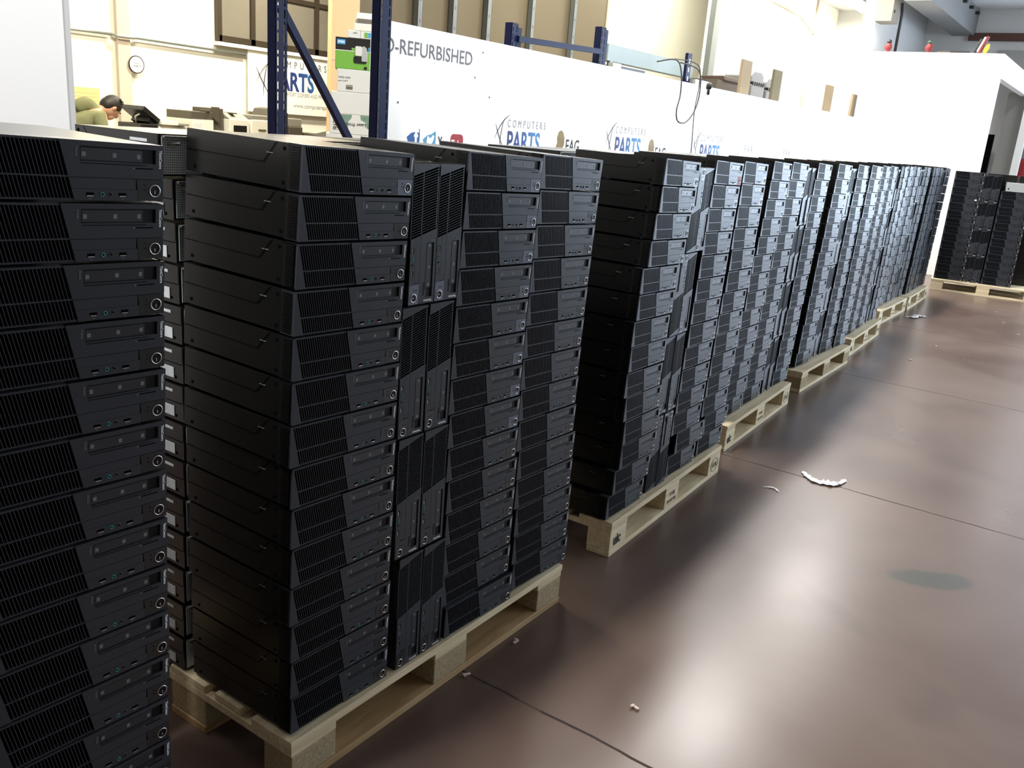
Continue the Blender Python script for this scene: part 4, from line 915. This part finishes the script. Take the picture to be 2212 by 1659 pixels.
# conduits and junction box at the right end of the wall
b = MB(); b.tube([(15.2, 3.98, 4.1), (15.25, 3.98, 3.2), (15.1, 3.98, 2.2)], .02, 'darkcream'); b.tube([(13.0, 3.98, 3.75), (14.4, 3.98, 3.72), (15.2, 3.97, 3.55)], .018, 'darkcream'); b.tube([(15.2, 3.97, 3.55), (15.9, 3.9, 3.62)], .018, 'darkcream'); tag(b.build('wall_conduit'), 'cream conduit branching down the white wall near the ceiling', 'pipe')
b = MB(); b.box(13.0, 13.4, 2.18, 2.42, 3.46, 3.90, mat('brown_grey_box', (.22, .20, .17), .7)); b.disc(13.1, 3.6, .02, 2.17, 2.18, 'plug'); tag(b.build('junction_box'), 'brown-grey junction box high on the hall wall', 'box')
b = MB(); b.tube([(14.4, 2.40, 3.9), (14.5, 2.40, 3.75), (14.5, 2.40, 3.0)], .02, 'cable'); tag(b.build('drain_pipe'), 'grey pipe bending down the hall wall above the white block', 'pipe')
# red cabinet and hose past the far block
t = thing('red_cabinet', 'red wall cabinet right of the white column', 'cabinet', (16.38, .45, 1.40)); b = MB(); b.box(-.25, 0, -.65, 0, 0, .32, 'yred'); b.build('cabinet_body', t); b = MB(); b.box(-.26, -.25, -.6, -.05, .03, .29, 'yred'); b.build('door', t)
b = MB(); b.tube(smooth([(16.1, 1.0, 1.72), (16.08, .98, 1.60), (16.1, 1.04, 1.48), (16.08, 1.02, 1.30)]), .03, 'redprint'); b.box(16.12, 16.2, .95, 1.07, 1.25, 1.78, 'redprint'); tag(b.build('fire_hose'), 'dark red hose on the inner wall of the far opening', 'hose')

# ---------------------------------------------------------------- litter on the floor
def crumple(name, pts, wd, label, m='film', seed=1):
    r = random.Random(seed); P = smooth(pts, 6); vs, fs = [], []; K = 6
    for i, p_ in enumerate(P):
        d = (P[min(i+1, len(P)-1)]-P[max(i-1, 0)]); d.z = 0; d.normalize(); n_ = Vector((-d.y, d.x, 0)); ww = wd*(0.35+math.sin(PI*i/(len(P)-1)))*r.uniform(.6, 1.2)
        for k in range(K):
            a = 2*PI*k/K; vs.append(p_ + n_*(math.cos(a)*ww*r.uniform(.6, 1.2)) + Vector((0, 0, .003+abs(math.sin(a)+1)*ww*.28*r.uniform(.4, 1.3))))
    for i in range(len(P)-1):
        for k in range(K): fs.append((i*K+k, i*K+(k+1) % K, (i+1)*K+(k+1) % K, (i+1)*K+k))
    fs += [tuple(range(K-1, -1, -1)), tuple((len(P)-1)*K+j for j in range(K))]
    b = MB(); b.raw(vs, fs, m); tag(b.build(name), label, 'litter')
crumple('crumpled_film', [(3.14, -.24, 0), (3.06, -.30, 0), (3.05, -.37, 0), (3.10, -.43, 0), (3.19, -.44, 0)], .020, 'crumpled clear plastic film lying on the floor joint', seed=3)
crumple('plastic_scrap', [(2.78, -.16, 0), (2.80, -.21, 0), (2.77, -.24, 0)], .006, 'tiny wisp of plastic on the floor in front of the second whole pallet', seed=5)
crumple('plastic_wrap', [(8.50, .38, 0), (8.55, .30, 0), (8.66, .30, 0), (8.72, .22, 0)], .03, 'white crumpled wrap lying against the far pallets', m='paper', seed=8)
for i, (x, y) in enumerate([(.88, -.03), (.84, -.48), (.64, .01-.03), (9.2, -.45), (8.6, -.65), (7.2, -.15), (6.4, -.1), (9.9, -.3)]):
    b = MB(); m_ = Matrix.Translation((x, y, .003)) @ Matrix.Rotation(i*1.3, 4, 'Z'); b.box(-.012, .012, -.004, .004, 0, .004, 'shred', m_); b.box(.004, .012, -.002, .010, .001, .006, 'shred', m_)
    tag(b.build('wood_splinter'), 'tiny pale splinter lying on the brown floor', 'litter', 'splinters scattered on the floor')
